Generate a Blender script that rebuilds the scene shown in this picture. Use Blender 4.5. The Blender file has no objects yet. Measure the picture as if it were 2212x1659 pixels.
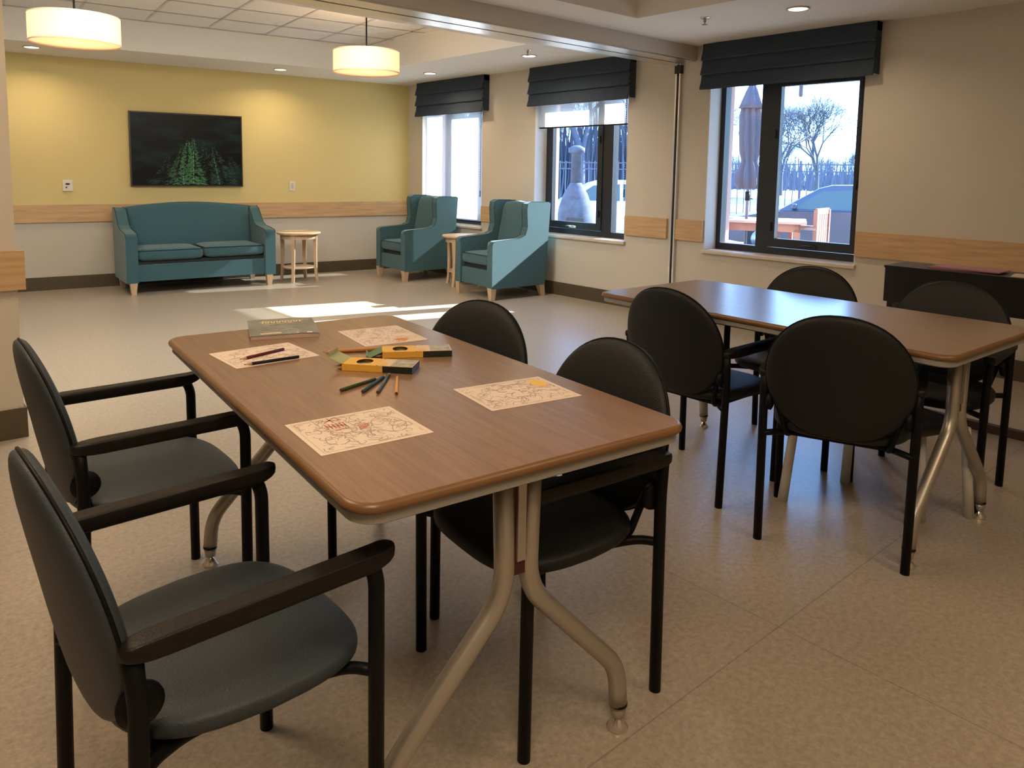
import bpy, bmesh, math, random
from mathutils import Vector, Matrix
random.seed(7)
C = bpy.context.scene.collection
SC = bpy.context.scene
PI = math.pi
def R(d): return math.radians(d)

# ------------------------------------------------------------------ camera
CAM = (-5.5912, -8.3182, 1.2732)
yaw, pitch, roll = -0.7142, -0.1058, 0.0148
Fv = Vector((-math.sin(yaw)*math.cos(pitch), math.cos(yaw)*math.cos(pitch), math.sin(pitch)))
Rv = Vector((math.cos(yaw), math.sin(yaw), 0)); Uv = Rv.cross(Fv)
R2 = math.cos(roll)*Rv + math.sin(roll)*Uv; U2 = -math.sin(roll)*Rv + math.cos(roll)*Uv
cd = bpy.data.cameras.new('camera'); cam = bpy.data.objects.new('camera', cd); C.objects.link(cam)
cd.sensor_fit = 'HORIZONTAL'; cd.sensor_width = 36; cd.lens = 1629.55/2212*36
cd.shift_x = (1106-1081.5)/2212; cd.shift_y = (544.1-829.5)/2212
cd.clip_start = 0.05; cd.clip_end = 600
m = Matrix((R2, U2, -Fv)).transposed().to_4x4(); m.translation = Vector(CAM)
cam.matrix_world = m
SC.camera = cam

# ------------------------------------------------------------------ world, sun, exposure
SC.view_settings.view_transform = 'Standard'; SC.view_settings.look = 'None'
SC.view_settings.exposure = 0.0; SC.view_settings.gamma = 1.0; SC.view_settings.use_curve_mapping = False
SC.cycles.use_denoising = True
SC.cycles.max_bounces = 10; SC.cycles.diffuse_bounces = 6; SC.cycles.glossy_bounces = 4
SC.cycles.transparent_max_bounces = 12; SC.cycles.transmission_bounces = 6
SC.cycles.sample_clamp_indirect = 6.0
W = bpy.data.worlds.new('world'); SC.world = W; W.use_nodes = True
nt = W.node_tree; bg = nt.nodes['Background']
tc = nt.nodes.new('ShaderNodeTexCoord'); sp = nt.nodes.new('ShaderNodeSeparateXYZ'); rp = nt.nodes.new('ShaderNodeValToRGB')
nt.links.new(tc.outputs['Generated'], sp.inputs[0]); nt.links.new(sp.outputs['Z'], rp.inputs[0]); nt.links.new(rp.outputs[0], bg.inputs[0])
rp.color_ramp.elements[0].position = 0.0; rp.color_ramp.elements[0].color = (0.46, 0.70, 1.0, 1)
rp.color_ramp.elements[1].position = 0.5; rp.color_ramp.elements[1].color = (0.22, 0.42, 0.90, 1)
e_ = rp.color_ramp.elements.new(0.12); e_.color = (0.36, 0.62, 1.0, 1)
bg.inputs[1].default_value = 8.0
SUN_DIR = Vector((-1, 0.27, -0.62))
sl = bpy.data.lights.new('sun', 'SUN'); sl.energy = 34.0; sl.angle = R(0.6); sl.color = (1.0, 0.95, 0.88)
so = bpy.data.objects.new('sun', sl); C.objects.link(so); so.location = (12, -4, 9)
so.rotation_euler = SUN_DIR.to_track_quat('-Z', 'Y').to_euler()
def area(name, loc, size, power, col=(1, .8, .6), rot=(0, 0, 0), sizey=None, portal=False, spread=None):
    l = bpy.data.lights.new(name, 'AREA'); l.energy = power; l.color = col; l.size = size
    if sizey: l.shape = 'RECTANGLE'; l.size_y = sizey
    else: l.shape = 'DISK'
    if spread: l.spread = spread
    if portal: l.cycles.is_portal = True
    o = bpy.data.objects.new(name, l); C.objects.link(o); o.location = loc; o.rotation_euler = rot
    return o
# daylight portals in the three window openings
WIN = [(-0.31, -1.52), (-2.40, -3.67), (-4.55, -5.85)]
for a, b in WIN:
    area('window_portal', (0.30, (a+b)/2, 1.33), abs(a-b), 1, rot=(0, R(90), 0), sizey=1.4, portal=True)
H = 2.364; TRAY = 2.66
WARM = (1.0, 0.76, 0.51)
# fittings of the room outside the frame (dining side, above and behind the camera)
# (x, y, z, watts, colour)
HIDDEN_LIGHTS = [(-3.4, -9.0, TRAY-.03, 18, WARM), (-5.6, -8.4, TRAY-.03, 42, WARM), (-5.6, -5.6, TRAY-.03, 30, WARM), (-4.0, -5.6, TRAY-.03, 8, WARM)]
NEUTRAL = (1.0, .96, .88)
HIDDEN_LIGHTS += [(x, -3.22, TRAY-.03, 30, NEUTRAL) for x in (-2.8, -4.0, -5.2)]  # added fill hidden behind the beam to brighten the lounge

# ------------------------------------------------------------------ materials
MATS = {}
def mat(name, col, rough=0.6, metal=0.0, spec=0.5, noise=None, bump=None, coat=0, sheen=0, emit=None):
    if name in MATS: return MATS[name]
    M = bpy.data.materials.new(name); M.use_nodes = True; n = M.node_tree; b = n.nodes['Principled BSDF']
    b.inputs['Base Color'].default_value = (*col, 1); b.inputs['Roughness'].default_value = rough
    b.inputs['Metallic'].default_value = metal; b.inputs['Specular IOR Level'].default_value = spec
    if coat: b.inputs['Coat Weight'].default_value = coat; b.inputs['Coat Roughness'].default_value = .15
    if sheen: b.inputs['Sheen Weight'].default_value = sheen
    if emit: b.inputs['Emission Color'].default_value = (*emit[0], 1); b.inputs['Emission Strength'].default_value = emit[1]
    if noise or bump:
        t = n.nodes.new('ShaderNodeTexCoord')
    if noise:   # (scale, amount, stretch)
        sc_, amt, st = noise
        mp = n.nodes.new('ShaderNodeMapping'); mp.inputs['Scale'].default_value = st; n.links.new(t.outputs['Object'], mp.inputs[0])
        nz = n.nodes.new('ShaderNodeTexNoise'); nz.inputs['Scale'].default_value = sc_; nz.inputs['Detail'].default_value = 5
        n.links.new(mp.outputs[0], nz.inputs[0])
        r = n.nodes.new('ShaderNodeValToRGB'); r.color_ramp.elements[0].position = .3; r.color_ramp.elements[1].position = .7
        r.color_ramp.elements[0].color = (*[max(0, c*(1-amt)) for c in col], 1); r.color_ramp.elements[1].color = (*[min(1, c*(1+amt)) for c in col], 1)
        n.links.new(nz.outputs[0], r.inputs[0]); n.links.new(r.outputs[0], b.inputs['Base Color'])
    if bump:
        nb = n.nodes.new('ShaderNodeTexNoise'); nb.inputs['Scale'].default_value = bump[0]; nb.inputs['Detail'].default_value = 3
        n.links.new(t.outputs['Object'], nb.inputs[0])
        bp = n.nodes.new('ShaderNodeBump'); bp.inputs['Strength'].default_value = bump[1]; bp.inputs['Distance'].default_value = .004
        n.links.new(nb.outputs[0], bp.inputs['Height']); n.links.new(bp.outputs[0], b.inputs['Normal'])
    MATS[name] = M; return M

M_beige = mat('beige_paint', (.60, .55, .465), .75, spec=.2, bump=(90, .15))
M_ceil = mat('ceiling_paint', (.78, .76, .71), .85, spec=.1, bump=(120, .1))
M_yellow = mat('yellow_paint', (.67, .55, .25), .7, spec=.2, bump=(90, .15))
M_base = mat('brown_baseboard', (.085, .062, .032), .5, noise=(30, .15, (1, 1, 1)))
M_maple = mat('maple_rail', (.56, .36, .185), .42, noise=(3.2, .16, (1, 1, 14)))
M_maple_y = mat('maple_furniture', (.58, .42, .26), .45, noise=(6, .12, (8, 8, 1)))
M_chalk = mat('black_frame', (.005, .005, .006), .45, spec=.15)
M_arm = mat('black_arm_pad', (.010, .008, .007), .45, spec=.25, bump=(200, .2))
M_vinyl = mat('charcoal_vinyl', (.011, .012, .013), .50, spec=.3, bump=(260, .25))
M_vinylb = mat('slate_vinyl', (.034, .044, .053), .50, spec=.3, bump=(260, .25))
M_teal = mat('teal_fabric', (.045, .115, .135), .85, spec=.25, noise=(300, .18, (1, 1, 1)), bump=(420, .4), sheen=.25)
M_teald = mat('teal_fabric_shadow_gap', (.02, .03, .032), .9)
M_piping = mat('dark_piping', (.022, .055, .064), .9, spec=.05)
M_steel = mat('satin_metal_leg', (.46, .42, .36), .36, metal=.75)
M_chrome = mat('chrome', (.8, .78, .74), .15, metal=1)
M_core = mat('grey_underside', (.30, .28, .25), .6)
M_maroon = mat('maroon_plate', (.05, .008, .008), .45)
M_navy = mat('charcoal_blind_fabric', (.030, .046, .070), .85, noise=(160, .25, (1, 1, 1)), bump=(300, .3))
M_wf = mat('black_window_frame', (.016, .017, .019), .4)
M_white = mat('white_plastic', (.75, .70, .62), .4)
M_jamb = mat('window_reveal', (.66, .64, .60), .7)
M_sill = mat('stone_sill', (.62, .53, .42), .35, noise=(14, .1, (1, 1, 1)))
M_black = mat('black_laminate', (.010, .009, .010), .35)
M_wleg = mat('white_painted_leg', (.62, .60, .56), .45)
M_alu = mat('aluminium_track', (.70, .68, .64), .28, metal=.8)
M_dark = mat('dark_slot', (.02, .02, .02), .6)

def wood_top():
    M = bpy.data.materials.new('walnut_laminate'); M.use_nodes = True; n = M.node_tree; b = n.nodes['Principled BSDF']
    t = n.nodes.new('ShaderNodeTexCoord'); mp = n.nodes.new('ShaderNodeMapping'); mp.inputs['Scale'].default_value = (1.1, 26, 1)
    n.links.new(t.outputs['Object'], mp.inputs[0])
    nz = n.nodes.new('ShaderNodeTexNoise'); nz.inputs['Scale'].default_value = 3.5; nz.inputs['Detail'].default_value = 7; nz.inputs['Roughness'].default_value = .62
    n.links.new(mp.outputs[0], nz.inputs[0])
    r = n.nodes.new('ShaderNodeValToRGB'); r.color_ramp.elements[0].position = .3; r.color_ramp.elements[1].position = .72
    r.color_ramp.elements[0].color = (.20, .108, .058, 1); r.color_ramp.elements[1].color = (.31, .178, .102, 1)
    n.links.new(nz.outputs[0], r.inputs[0]); n.links.new(r.outputs[0], b.inputs['Base Color'])
    b.inputs['Roughness'].default_value = .30; b.inputs['Specular IOR Level'].default_value = .5; b.inputs['Coat Weight'].default_value = .5; b.inputs['Coat Roughness'].default_value = .22
    return M
M_top = wood_top()
M_edge = mat('table_edge', (.19, .095, .036), .35, noise=(5, .15, (1, 1, 1)))

def floor_mat():
    M = bpy.data.materials.new('speckled_vinyl_floor'); M.use_nodes = True; n = M.node_tree; b = n.nodes['Principled BSDF']
    t = n.nodes.new('ShaderNodeTexCoord')
    a = n.nodes.new('ShaderNodeTexNoise'); a.inputs['Scale'].default_value = 55; a.inputs['Detail'].default_value = 6; a.inputs['Roughness'].default_value = .8
    n.links.new(t.outputs['Object'], a.inputs[0])
    r = n.nodes.new('ShaderNodeValToRGB'); r.color_ramp.elements[0].position = .34; r.color_ramp.elements[1].position = .66
    r.color_ramp.elements[0].color = (.30, .245, .188, 1); r.color_ramp.elements[1].color = (.46, .395, .315, 1)
    n.links.new(a.outputs[0], r.inputs[0])
    # welded seams of the sheet vinyl
    br = n.nodes.new('ShaderNodeTexBrick'); br.inputs['Scale'].default_value = 1; br.inputs['Mortar Size'].default_value = .0022
    br.inputs['Brick Width'].default_value = 1.83; br.inputs['Row Height'].default_value = 1.83; br.offset = 0
    br.inputs['Color1'].default_value = (1, 1, 1, 1); br.inputs['Color2'].default_value = (1, 1, 1, 1); br.inputs['Mortar'].default_value = (.72, .7, .68, 1)
    n.links.new(t.outputs['Object'], br.inputs[0])
    mx = n.nodes.new('ShaderNodeMix'); mx.data_type = 'RGBA'; mx.blend_type = 'MULTIPLY'; mx.inputs[0].default_value = 1
    n.links.new(r.outputs[0], mx.inputs[6]); n.links.new(br.outputs[0], mx.inputs[7]); n.links.new(mx.outputs[2], b.inputs['Base Color'])
    b.inputs['Roughness'].default_value = .31; b.inputs['Specular IOR Level'].default_value = .5
    bp = n.nodes.new('ShaderNodeBump'); bp.inputs['Strength'].default_value = .12; bp.inputs['Distance'].default_value = .002
    a2 = n.nodes.new('ShaderNodeTexNoise'); a2.inputs['Scale'].default_value = 9; n.links.new(t.outputs['Object'], a2.inputs[0])
    n.links.new(a2.outputs[0], bp.inputs['Height']); n.links.new(bp.outputs[0], b.inputs['Normal'])
    return M
def glass_mat():
    M = bpy.data.materials.new('window_glass'); M.use_nodes = True; n = M.node_tree; n.nodes.remove(n.nodes['Principled BSDF'])
    o = n.nodes['Material Output']; tr = n.nodes.new('ShaderNodeBsdfTransparent'); tr.inputs[0].default_value = (.90, .95, .98, 1)
    gl = n.nodes.new('ShaderNodeBsdfGlossy'); gl.inputs['Roughness'].default_value = .02
    fr = n.nodes.new('ShaderNodeFresnel'); fr.inputs[0].default_value = 1.45
    ge = n.nodes.new('ShaderNodeNewGeometry'); mu = n.nodes.new('ShaderNodeMath'); mu.operation = 'SUBTRACT'; mu.use_clamp = True
    n.links.new(fr.outputs[0], mu.inputs[0]); n.links.new(ge.outputs['Backfacing'], mu.inputs[1])
    mx = n.nodes.new('ShaderNodeMixShader'); n.links.new(mu.outputs[0], mx.inputs[0]); n.links.new(tr.outputs[0], mx.inputs[1]); n.links.new(gl.outputs[0], mx.inputs[2])
    n.links.new(mx.outputs[0], o.inputs[0]); return M
def screen_mat(name, col, open_, sides=None):
    """thin woven cloth: part open, part translucent"""
    M = bpy.data.materials.new(name); M.use_nodes = True; n = M.node_tree; n.nodes.remove(n.nodes['Principled BSDF'])
    o = n.nodes['Material Output']; tr = n.nodes.new('ShaderNodeBsdfTransparent')
    tl = n.nodes.new('ShaderNodeBsdfTranslucent'); tl.inputs[0].default_value = (*col, 1)
    df = n.nodes.new('ShaderNodeBsdfDiffuse'); df.inputs[0].default_value = (*col, 1)
    a = n.nodes.new('ShaderNodeMixShader'); a.inputs[0].default_value = .45; n.links.new(tl.outputs[0], a.inputs[1]); n.links.new(df.outputs[0], a.inputs[2])
    mx = n.nodes.new('ShaderNodeMixShader'); mx.inputs[0].default_value = open_; n.links.new(a.outputs[0], mx.inputs[1]); n.links.new(tr.outputs[0], mx.inputs[2])
    n.links.new(mx.outputs[0], o.inputs[0]); return M
M_glass = glass_mat()
M_shade = screen_mat('roller_shade_cloth', (.80, .80, .78), .44)
def lampshade_mat():
    M = bpy.data.materials.new('lamp_shade_linen'); M.use_nodes = True; n = M.node_tree; n.nodes.remove(n.nodes['Principled BSDF'])
    o = n.nodes['Material Output']
    tl = n.nodes.new('ShaderNodeBsdfTranslucent'); tl.inputs[0].default_value = (.95, .80, .60, 1)
    df = n.nodes.new('ShaderNodeBsdfDiffuse'); df.inputs[0].default_value = (.85, .72, .58, 1)
    a = n.nodes.new('ShaderNodeMixShader'); a.inputs[0].default_value = .4; n.links.new(tl.outputs[0], a.inputs[1]); n.links.new(df.outputs[0], a.inputs[2])
    e = n.nodes.new('ShaderNodeEmission'); e.inputs[0].default_value = (1, .66, .42, 1); e.inputs[1].default_value = .30
    ad = n.nodes.new('ShaderNodeAddShader'); n.links.new(a.outputs[0], ad.inputs[0]); n.links.new(e.outputs[0], ad.inputs[1])
    n.links.new(ad.outputs[0], o.inputs[0]); return M
M_lshade = lampshade_mat()
M_led = mat('lit_downlight', (1, 1, 1), .5, emit=((1, .88, .62), 9))

# ------------------------------------------------------------------ mesh helpers
def new(): return bmesh.new()
def box(bm, x0, x1, y0, y1, z0, z1, mi=0, M=None):
    v = [bm.verts.new(M @ Vector(p) if M else p) for p in [(x0, y0, z0), (x1, y0, z0), (x1, y1, z0), (x0, y1, z0), (x0, y0, z1), (x1, y0, z1), (x1, y1, z1), (x0, y1, z1)]]
    fs = []
    for f in [(0, 3, 2, 1), (4, 5, 6, 7), (0, 1, 5, 4), (1, 2, 6, 5), (2, 3, 7, 6), (3, 0, 4, 7)]:
        q = bm.faces.new([v[i] for i in f]); q.material_index = mi; fs.append(q)
    return v, fs
def loft(bm, rings, cap=True, smooth=True, mi=0, closed=True):
    vs = [[bm.verts.new(p) for p in r] for r in rings]; n = len(rings[0])
    for a, b in zip(vs, vs[1:]):
        for i in range(n if closed else n-1):
            f = bm.faces.new((a[i], a[(i+1) % n], b[(i+1) % n], b[i])); f.smooth = smooth; f.material_index = mi
    if cap:
        f = bm.faces.new(list(reversed(vs[0]))); f.material_index = mi; f = bm.faces.new(vs[-1]); f.material_index = mi
    return vs
def tube(bm, pts, r, n=12, mi=0, sx=1.0, sy=1.0):
    pts = [Vector(p) for p in pts]; rs = r if isinstance(r, (list, tuple)) else [r]*len(pts)
    rings = []; up = Vector((0, 0, 1)); prev = None
    for i, p in enumerate(pts):
        t = (pts[min(i+1, len(pts)-1)] - pts[max(i-1, 0)]).normalized()
        if prev is None:
            a = t.cross(up if abs(t.z) < .9 else Vector((0, 1, 0))).normalized()
        else:
            a = (prev - t*prev.dot(t)).normalized()
        prev = a; b = t.cross(a)
        rings.append([p + a*math.cos(2*PI*k/n)*rs[i]*sx + b*math.sin(2*PI*k/n)*rs[i]*sy for k in range(n)])
    loft(bm, rings, mi=mi)
def bend(pts, rad=.04, seg=6):
    """round the corners of a polyline"""
    pts = [Vector(p) for p in pts]; out = [pts[0]]
    for i in range(1, len(pts)-1):
        a, b, c = pts[i-1], pts[i], pts[i+1]
        d1 = (a-b); d2 = (c-b); r = min(rad, d1.length*.49, d2.length*.49)
        p1 = b + d1.normalized()*r; p2 = b + d2.normalized()*r
        for k in range(seg+1):
            t = k/seg; out.append(p1*(1-t)**2 + b*2*t*(1-t) + p2*t*t)
    out.append(pts[-1]); return out
def lathe(bm, prof, c=(0, 0, 0), n=32, mi=0, cap=True, smooth=True):
    rings = [[(c[0]+r*math.cos(2*PI*k/n), c[1]+r*math.sin(2*PI*k/n), c[2]+z) for k in range(n)] for r, z in prof]
    loft(bm, rings, cap=cap, mi=mi, smooth=smooth)
def prism(bm, poly, a, b, axis='x', mi=0, smooth=False):
    f = {'x': lambda p, t: (t, p[0], p[1]), 'y': lambda p, t: (p[0], t, p[1]), 'z': lambda p, t: (p[0], p[1], t)}[axis]
    loft(bm, [[f(p, a) for p in poly], [f(p, b) for p in poly]], smooth=smooth, mi=mi)
def pillow(bm, outline, fn, h, p=4.0, rings=(1, .995, .975, .94, .88, .78, .62, .42, .2), mi=0, hb=None):
    """a soft pad: outline scaled to its centroid, thickness falls off at the rim; fn(u,v,t)->xyz"""
    cx = sum(q[0] for q in outline)/len(outline); cy = sum(q[1] for q in outline)/len(outline)
    if hb is None: hb = h
    def ring(s, sg):
        t = (h if sg > 0 else hb)*(max(0, 1-s**p))**(1/p)*sg
        return [fn(cx+(u-cx)*s, cy+(v-cy)*s, t) for u, v in outline]
    rr = [ring(s, -1) for s in reversed(rings)] + [ring(s, 1) for s in rings[1:]]
    loft(bm, rr, mi=mi)
def rrect(x0, x1, y0, y1, r, n=6):
    o = []
    for cx, cy, a in ((x1-r, y1-r, 0), (x0+r, y1-r, 90), (x0+r, y0+r, 180), (x1-r, y0+r, 270)):
        for k in range(n+1):
            t = R(a+90*k/n); o.append((cx+r*math.cos(t), cy+r*math.sin(t)))
    return o
def bevel(bm, w=.006, seg=2):
    es = [e for e in bm.edges if len(e.link_faces) == 2 and e.calc_face_angle(0) > R(35)]
    bmesh.ops.bevel(bm, geom=es, offset=w, segments=seg, affect='EDGES', profile=.6)
def obj(name, bm, mats, parent=None, label=None, loc=None, rotz=0, fix=True):
    if fix: bmesh.ops.recalc_face_normals(bm, faces=bm.faces)
    me = bpy.data.meshes.new(name); bm.to_mesh(me); bm.free()
    for mm in (mats if isinstance(mats, (list, tuple)) else [mats]): me.materials.append(mm)
    o = bpy.data.objects.new(name, me); C.objects.link(o)
    if parent: o.parent = parent
    if label: o['label'] = label
    if loc: o.location = loc
    o.rotation_euler = (0, 0, rotz)
    return o
def thing(name, label, cat, loc=(0, 0, 0), rotz=0, group=None):
    o = bpy.data.objects.new(name, None); C.objects.link(o); o.empty_display_size = .1
    o.location = loc; o.rotation_euler = (0, 0, rotz); o['label'] = label; o['category'] = cat
    if group: o['group'] = group
    return o
def tag(o, label, cat, group=None):
    o['label'] = label; o['category'] = cat
    if group: o['group'] = group
    return o
def struct(o, label=None):
    o['kind'] = 'structure'
    if label: o['label'] = label
    return o
def dup(root, loc, rotz, label, group=None):
    r = root.copy(); C.objects.link(r); r.location = loc; r.rotation_euler = (0, 0, rotz); r['label'] = label
    if group: r['group'] = group
    for ch in list(root.children):
        c = ch.copy(); C.objects.link(c); c.parent = r
        for g in ch.children:
            d = g.copy(); C.objects.link(d); d.parent = c
    return r

# ------------------------------------------------------------------ room shell
BA = -0.118; TB = math.tan(BA)
def yb(x): return x*TB                       # back wall line
bm = new(); v, f = box(bm, -9.0, 0.25, -10.6, 1.4, -0.08, 0.0)
struct(obj('floor', bm, floor_mat()), 'beige speckled sheet vinyl floor')
# back wall: yellow above the rail, beige below
def back_slab(x0, x1, z0, z1, t0, t1, mi=0, bm=None):
    own = bm is None
    if own: bm = new()
    p = [(x0, yb(x0)-t1), (x1, yb(x1)-t1), (x1, yb(x1)-t0), (x0, yb(x0)-t0)]
    loft(bm, [[(a, b, z0) for a, b in p], [(a, b, z1) for a, b in p]], smooth=False, mi=mi); return bm
RZ0, RZ1 = .693, .872
bm = back_slab(-8.0, .25, 0, .78, -.15, 0, 0); back_slab(-8.0, .25, .78, 2.75, -.15, 0, 1, bm)
struct(obj('wall_back', bm, [M_beige, M_yellow]), 'lounge back wall, yellow above the wooden rail and cream below')
bm = back_slab(-8.0, -.0, 0, .134, 0, .012); struct(obj('baseboard_back', bm, M_base))
bm = back_slab(-8.0, -.0, RZ0, RZ1, 0, .022); bevel(bm, .004, 1); struct(obj('trim_1', bm, M_maple), 'wooden chair rail on the yellow wall')
# right wall with three openings (x = 0 .. 0.25)
ZS, ZT = .625, 2.12
bm = new()
edges = [1.2] + [y for w in WIN for y in w] + [-6.52]
for i in range(0, len(edges), 2): box(bm, 0, .25, edges[i+1], edges[i], 0, 2.75)
for a, b in WIN:
    box(bm, 0, .25, b, a, 0, ZS); box(bm, 0, .25, b, a, ZT, 2.75)
box(bm, -.035, .25, -10.6, -6.52, 0, 2.75)
bmesh.ops.remove_doubles(bm, verts=bm.verts, dist=1e-4)
struct(obj('wall_right', bm, M_beige), 'beige window wall')
bm = new(); box(bm, -.012, 0, -6.52, -.0, 0, .134); box(bm, -.047, -.035, -10.6, -6.52, 0, .134); struct(obj('baseboard_right', bm, M_base))
k = 2
for a, b, x in [(-.02, -.31, 0), (-1.53, -2.39, 0), (-3.68, -4.165, 0), (-4.262, -4.545, 0), (-5.855, -6.52, 0), (-6.52, -10.6, -.035)]:
    bm = new(); box(bm, x-.024, x, b, a, RZ0+.002, RZ1+.004); bevel(bm, .004, 2)
    struct(obj('trim_%d' % k, bm, M_maple)); k += 1
# outer brick skin with narrower openings
M_brick = bpy.data.materials.new('red_brick'); M_brick.use_nodes = True
n_ = M_brick.node_tree; br_ = n_.nodes.new('ShaderNodeTexBrick'); br_.inputs['Scale'].default_value = 5
br_.inputs['Color1'].default_value = (.42, .20, .15, 1); br_.inputs['Color2'].default_value = (.5, .27, .2, 1); br_.inputs['Mortar'].default_value = (.6, .55, .5, 1)
t_ = n_.nodes.new('ShaderNodeTexCoord'); n_.links.new(t_.outputs['Object'], br_.inputs[0]); n_.links.new(br_.outputs[0], n_.nodes['Principled BSDF'].inputs['Base Color'])
bm = new()
eo = [1.4] + [y for a, b in WIN for y in (a-.02, b-.0)] + [-10.6]
for i in range(0, len(eo), 2): box(bm, .27, .35, eo[i+1], eo[i], -.4, 3.4)
for a, b in WIN:
    box(bm, .27, .35, b, a-.02, -.4, ZS-.02); box(bm, .27, .35, b, a-.02, ZT, 3.4)
struct(obj('wall_outside', bm, M_brick))
# left and rear walls (out of the frame, they close the rooms)
bm = new(); box(bm, -8.95, -8.8, -10.6, 1.6, 0, 2.75); struct(obj('wall_left', bm, M_beige))
bm = new(); box(bm, -8.95, .25, -10.75, -10.6, 0, 2.75); struct(obj('wall_rear', bm, M_beige))
# wall stub left of the opening
BY0, BY1 = -4.41, -4.07
bm = new(); box(bm, -8.8, -5.02, -4.258, -4.02, 0, H); struct(obj('wall_partition', bm, M_beige), 'short beige wall end at the left edge')
bm = new(); box(bm, -8.8, -5.008, -4.27, -4.258, 0, .141); box(bm, -5.02, -5.008, -4.258, -4.02, 0, .141)
struct(obj('baseboard_partition', bm, M_base))
bm = new(); box(bm, -8.8, -4.99, -4.285, -4.258, .701, .882); bevel(bm, .005, 2); struct(obj('trim_%d' % k, bm, M_maple), 'wooden rail on the wall end at the left edge'); k += 1
# header beam with the folding-partition track on its underside
BZ = 2.2385
bm = new()
lo = [(BY0, BZ+.012), (BY0, H+.02), (BY1, H+.02), (BY1, BZ+.012)]
prism(bm, lo, -8.8, 0.0, 'x'); struct(obj('beam', bm, M_beige), 'dropped beige header beam between the two rooms')
bm = new(); box(bm, -8.8, 0, BY0+.012, -4.248, BZ, BZ+.012); box(bm, -8.8, 0, -4.224, BY1-.012, BZ, BZ+.012); box(bm, -8.8, 0, -4.248, -4.224, BZ+.008, BZ+.012, 1)
struct(obj('trim_%d' % k, bm, [M_alu, M_dark]), 'metal partition track under the beam'); k += 1
bm = new(); box(bm, -.03, 0, -4.262, -4.248, 0, BZ-.01); box(bm, -.03, 0, -4.224, -4.210, 0, BZ-.01); box(bm, -.012, 0, -4.248, -4.224, 0, BZ-.01, 1)
box(bm, -.04, 0, -4.27, -4.205, BZ-.09, BZ-.02, 1)
struct(obj('trim_%d' % k, bm, [M_alu, M_dark]), 'vertical metal partition channel on the window wall'); k += 1

# ceilings: soffit ring + raised tray
def tile_mat():
    M = mat('acoustic_tile', (.78, .77, .74), .9, spec=.1, noise=(60, .06, (1, 1, 1)), bump=(150, .4)); return M
def soffit(name, outer, hole):
    bm = new()
    n = len(outer)
    # ring
    ov = [bm.verts.new((x, y, H)) for x, y in outer]; hv = [bm.verts.new((x, y, H)) for x, y in hole]; tv = [bm.verts.new((x, y, TRAY)) for x, y in hole]
    ou = [bm.verts.new((x, y, TRAY+.1)) for x, y in outer]; hu = [bm.verts.new((x-.0, y, TRAY+.1)) for x, y in hole]
    for i in range(n):
        j = (i+1) % n
        bm.faces.new((ov[i], ov[j], hv[j], hv[i])); bm.faces.new((hv[i], hv[j], tv[j], tv[i])); bm.faces.new((ou[i], hu[i], hu[j], ou[j]))
        bm.faces.new((tv[i], tv[j], hu[j], hu[i])); bm.faces.new((ov[j], ov[i], ou[i], ou[j]))
    return struct(obj(name, bm, M_ceil))
def tiles(hole, ang, org, name='ceiling'):
    bm = new(); vs = [bm.verts.new((x, y, TRAY-.01)) for x, y in hole]; bm.faces.new(vs)
    up = [bm.verts.new((x, y, TRAY+.05)) for x, y in hole]; bm.faces.new(list(reversed(up)))
    # T-bar grid
    def inside_x(y, a, b): return a, b
    xs = [p[0] for p in hole]; ys = [p[1] for p in hole]
    x0, x1, y0, y1 = min(xs), max(xs), min(ys), max(ys)
    ca, sa = math.cos(ang), math.sin(ang)
    L = 12
    import itertools
    def clip(p, d):
        # clip infinite line to the convex hole polygon
        t0, t1 = -L, L; n = len(hole); cx = sum(xs)/n; cy = sum(ys)/n
        for i in range(n):
            a = hole[i]; b = hole[(i+1) % n]; nx, ny = -(b[1]-a[1]), b[0]-a[0]
            if nx*(cx-a[0])+ny*(cy-a[1]) < 0: nx, ny = -nx, -ny
            num = nx*(p[0]-a[0])+ny*(p[1]-a[1]); den = nx*d[0]+ny*d[1]
            if abs(den) < 1e-9:
                if num < 0: return None
                continue
            t = -num/den
            if den > 0: t0 = max(t0, t)
            else: t1 = min(t1, t)
        return (t0, t1) if t1 > t0 else None
    for d, e in (((ca, sa), (-sa, ca)), ((-sa, ca), (ca, sa))):
        for q in range(-16, 17):
            p = (org[0]+e[0]*q*.565, org[1]+e[1]*q*.565); c = clip(p, d)
            if not c: continue
            a = (p[0]+d[0]*c[0], p[1]+d[1]*c[0]); b = (p[0]+d[0]*c[1], p[1]+d[1]*c[1])
            w = .011
            f = bm.faces.new([bm.verts.new((a[0]+e[0]*w, a[1]+e[1]*w, TRAY-.014)), bm.verts.new((a[0]-e[0]*w, a[1]-e[1]*w, TRAY-.014)), bm.verts.new((b[0]-e[0]*w, b[1]-e[1]*w, TRAY-.014)), bm.verts.new((b[0]+e[0]*w, b[1]+e[1]*w, TRAY-.014))])
            f.material_index = 1
    return struct(obj(name, bm, [tile_mat(), mat('grid_bar', (.60, .58, .54), .5)]), 'white acoustic tile ceiling in a grid')
hole1 = [(-1.10, -3.45), (-1.10, -.78), (-6.2, -.12), (-6.2, -3.45)]
outer1 = [(0.1, BY1), (0.1, .3), (-8.85, 1.45), (-8.85, BY1)]
soffit('ceiling', outer1, hole1); tiles(hole1, BA, (-1.10, -.78))
hole2 = [(-1.30, -9.4), (-1.30, -4.80), (-6.3, -4.80), (-6.3, -9.4)]
outer2 = [(0.1, -10.7), (0.1, BY0), (-8.85, BY0), (-8.85, -10.7)]
soffit('ceiling', outer2, hole2); tiles(hole2, 0, (-1.30, -4.80))

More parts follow.
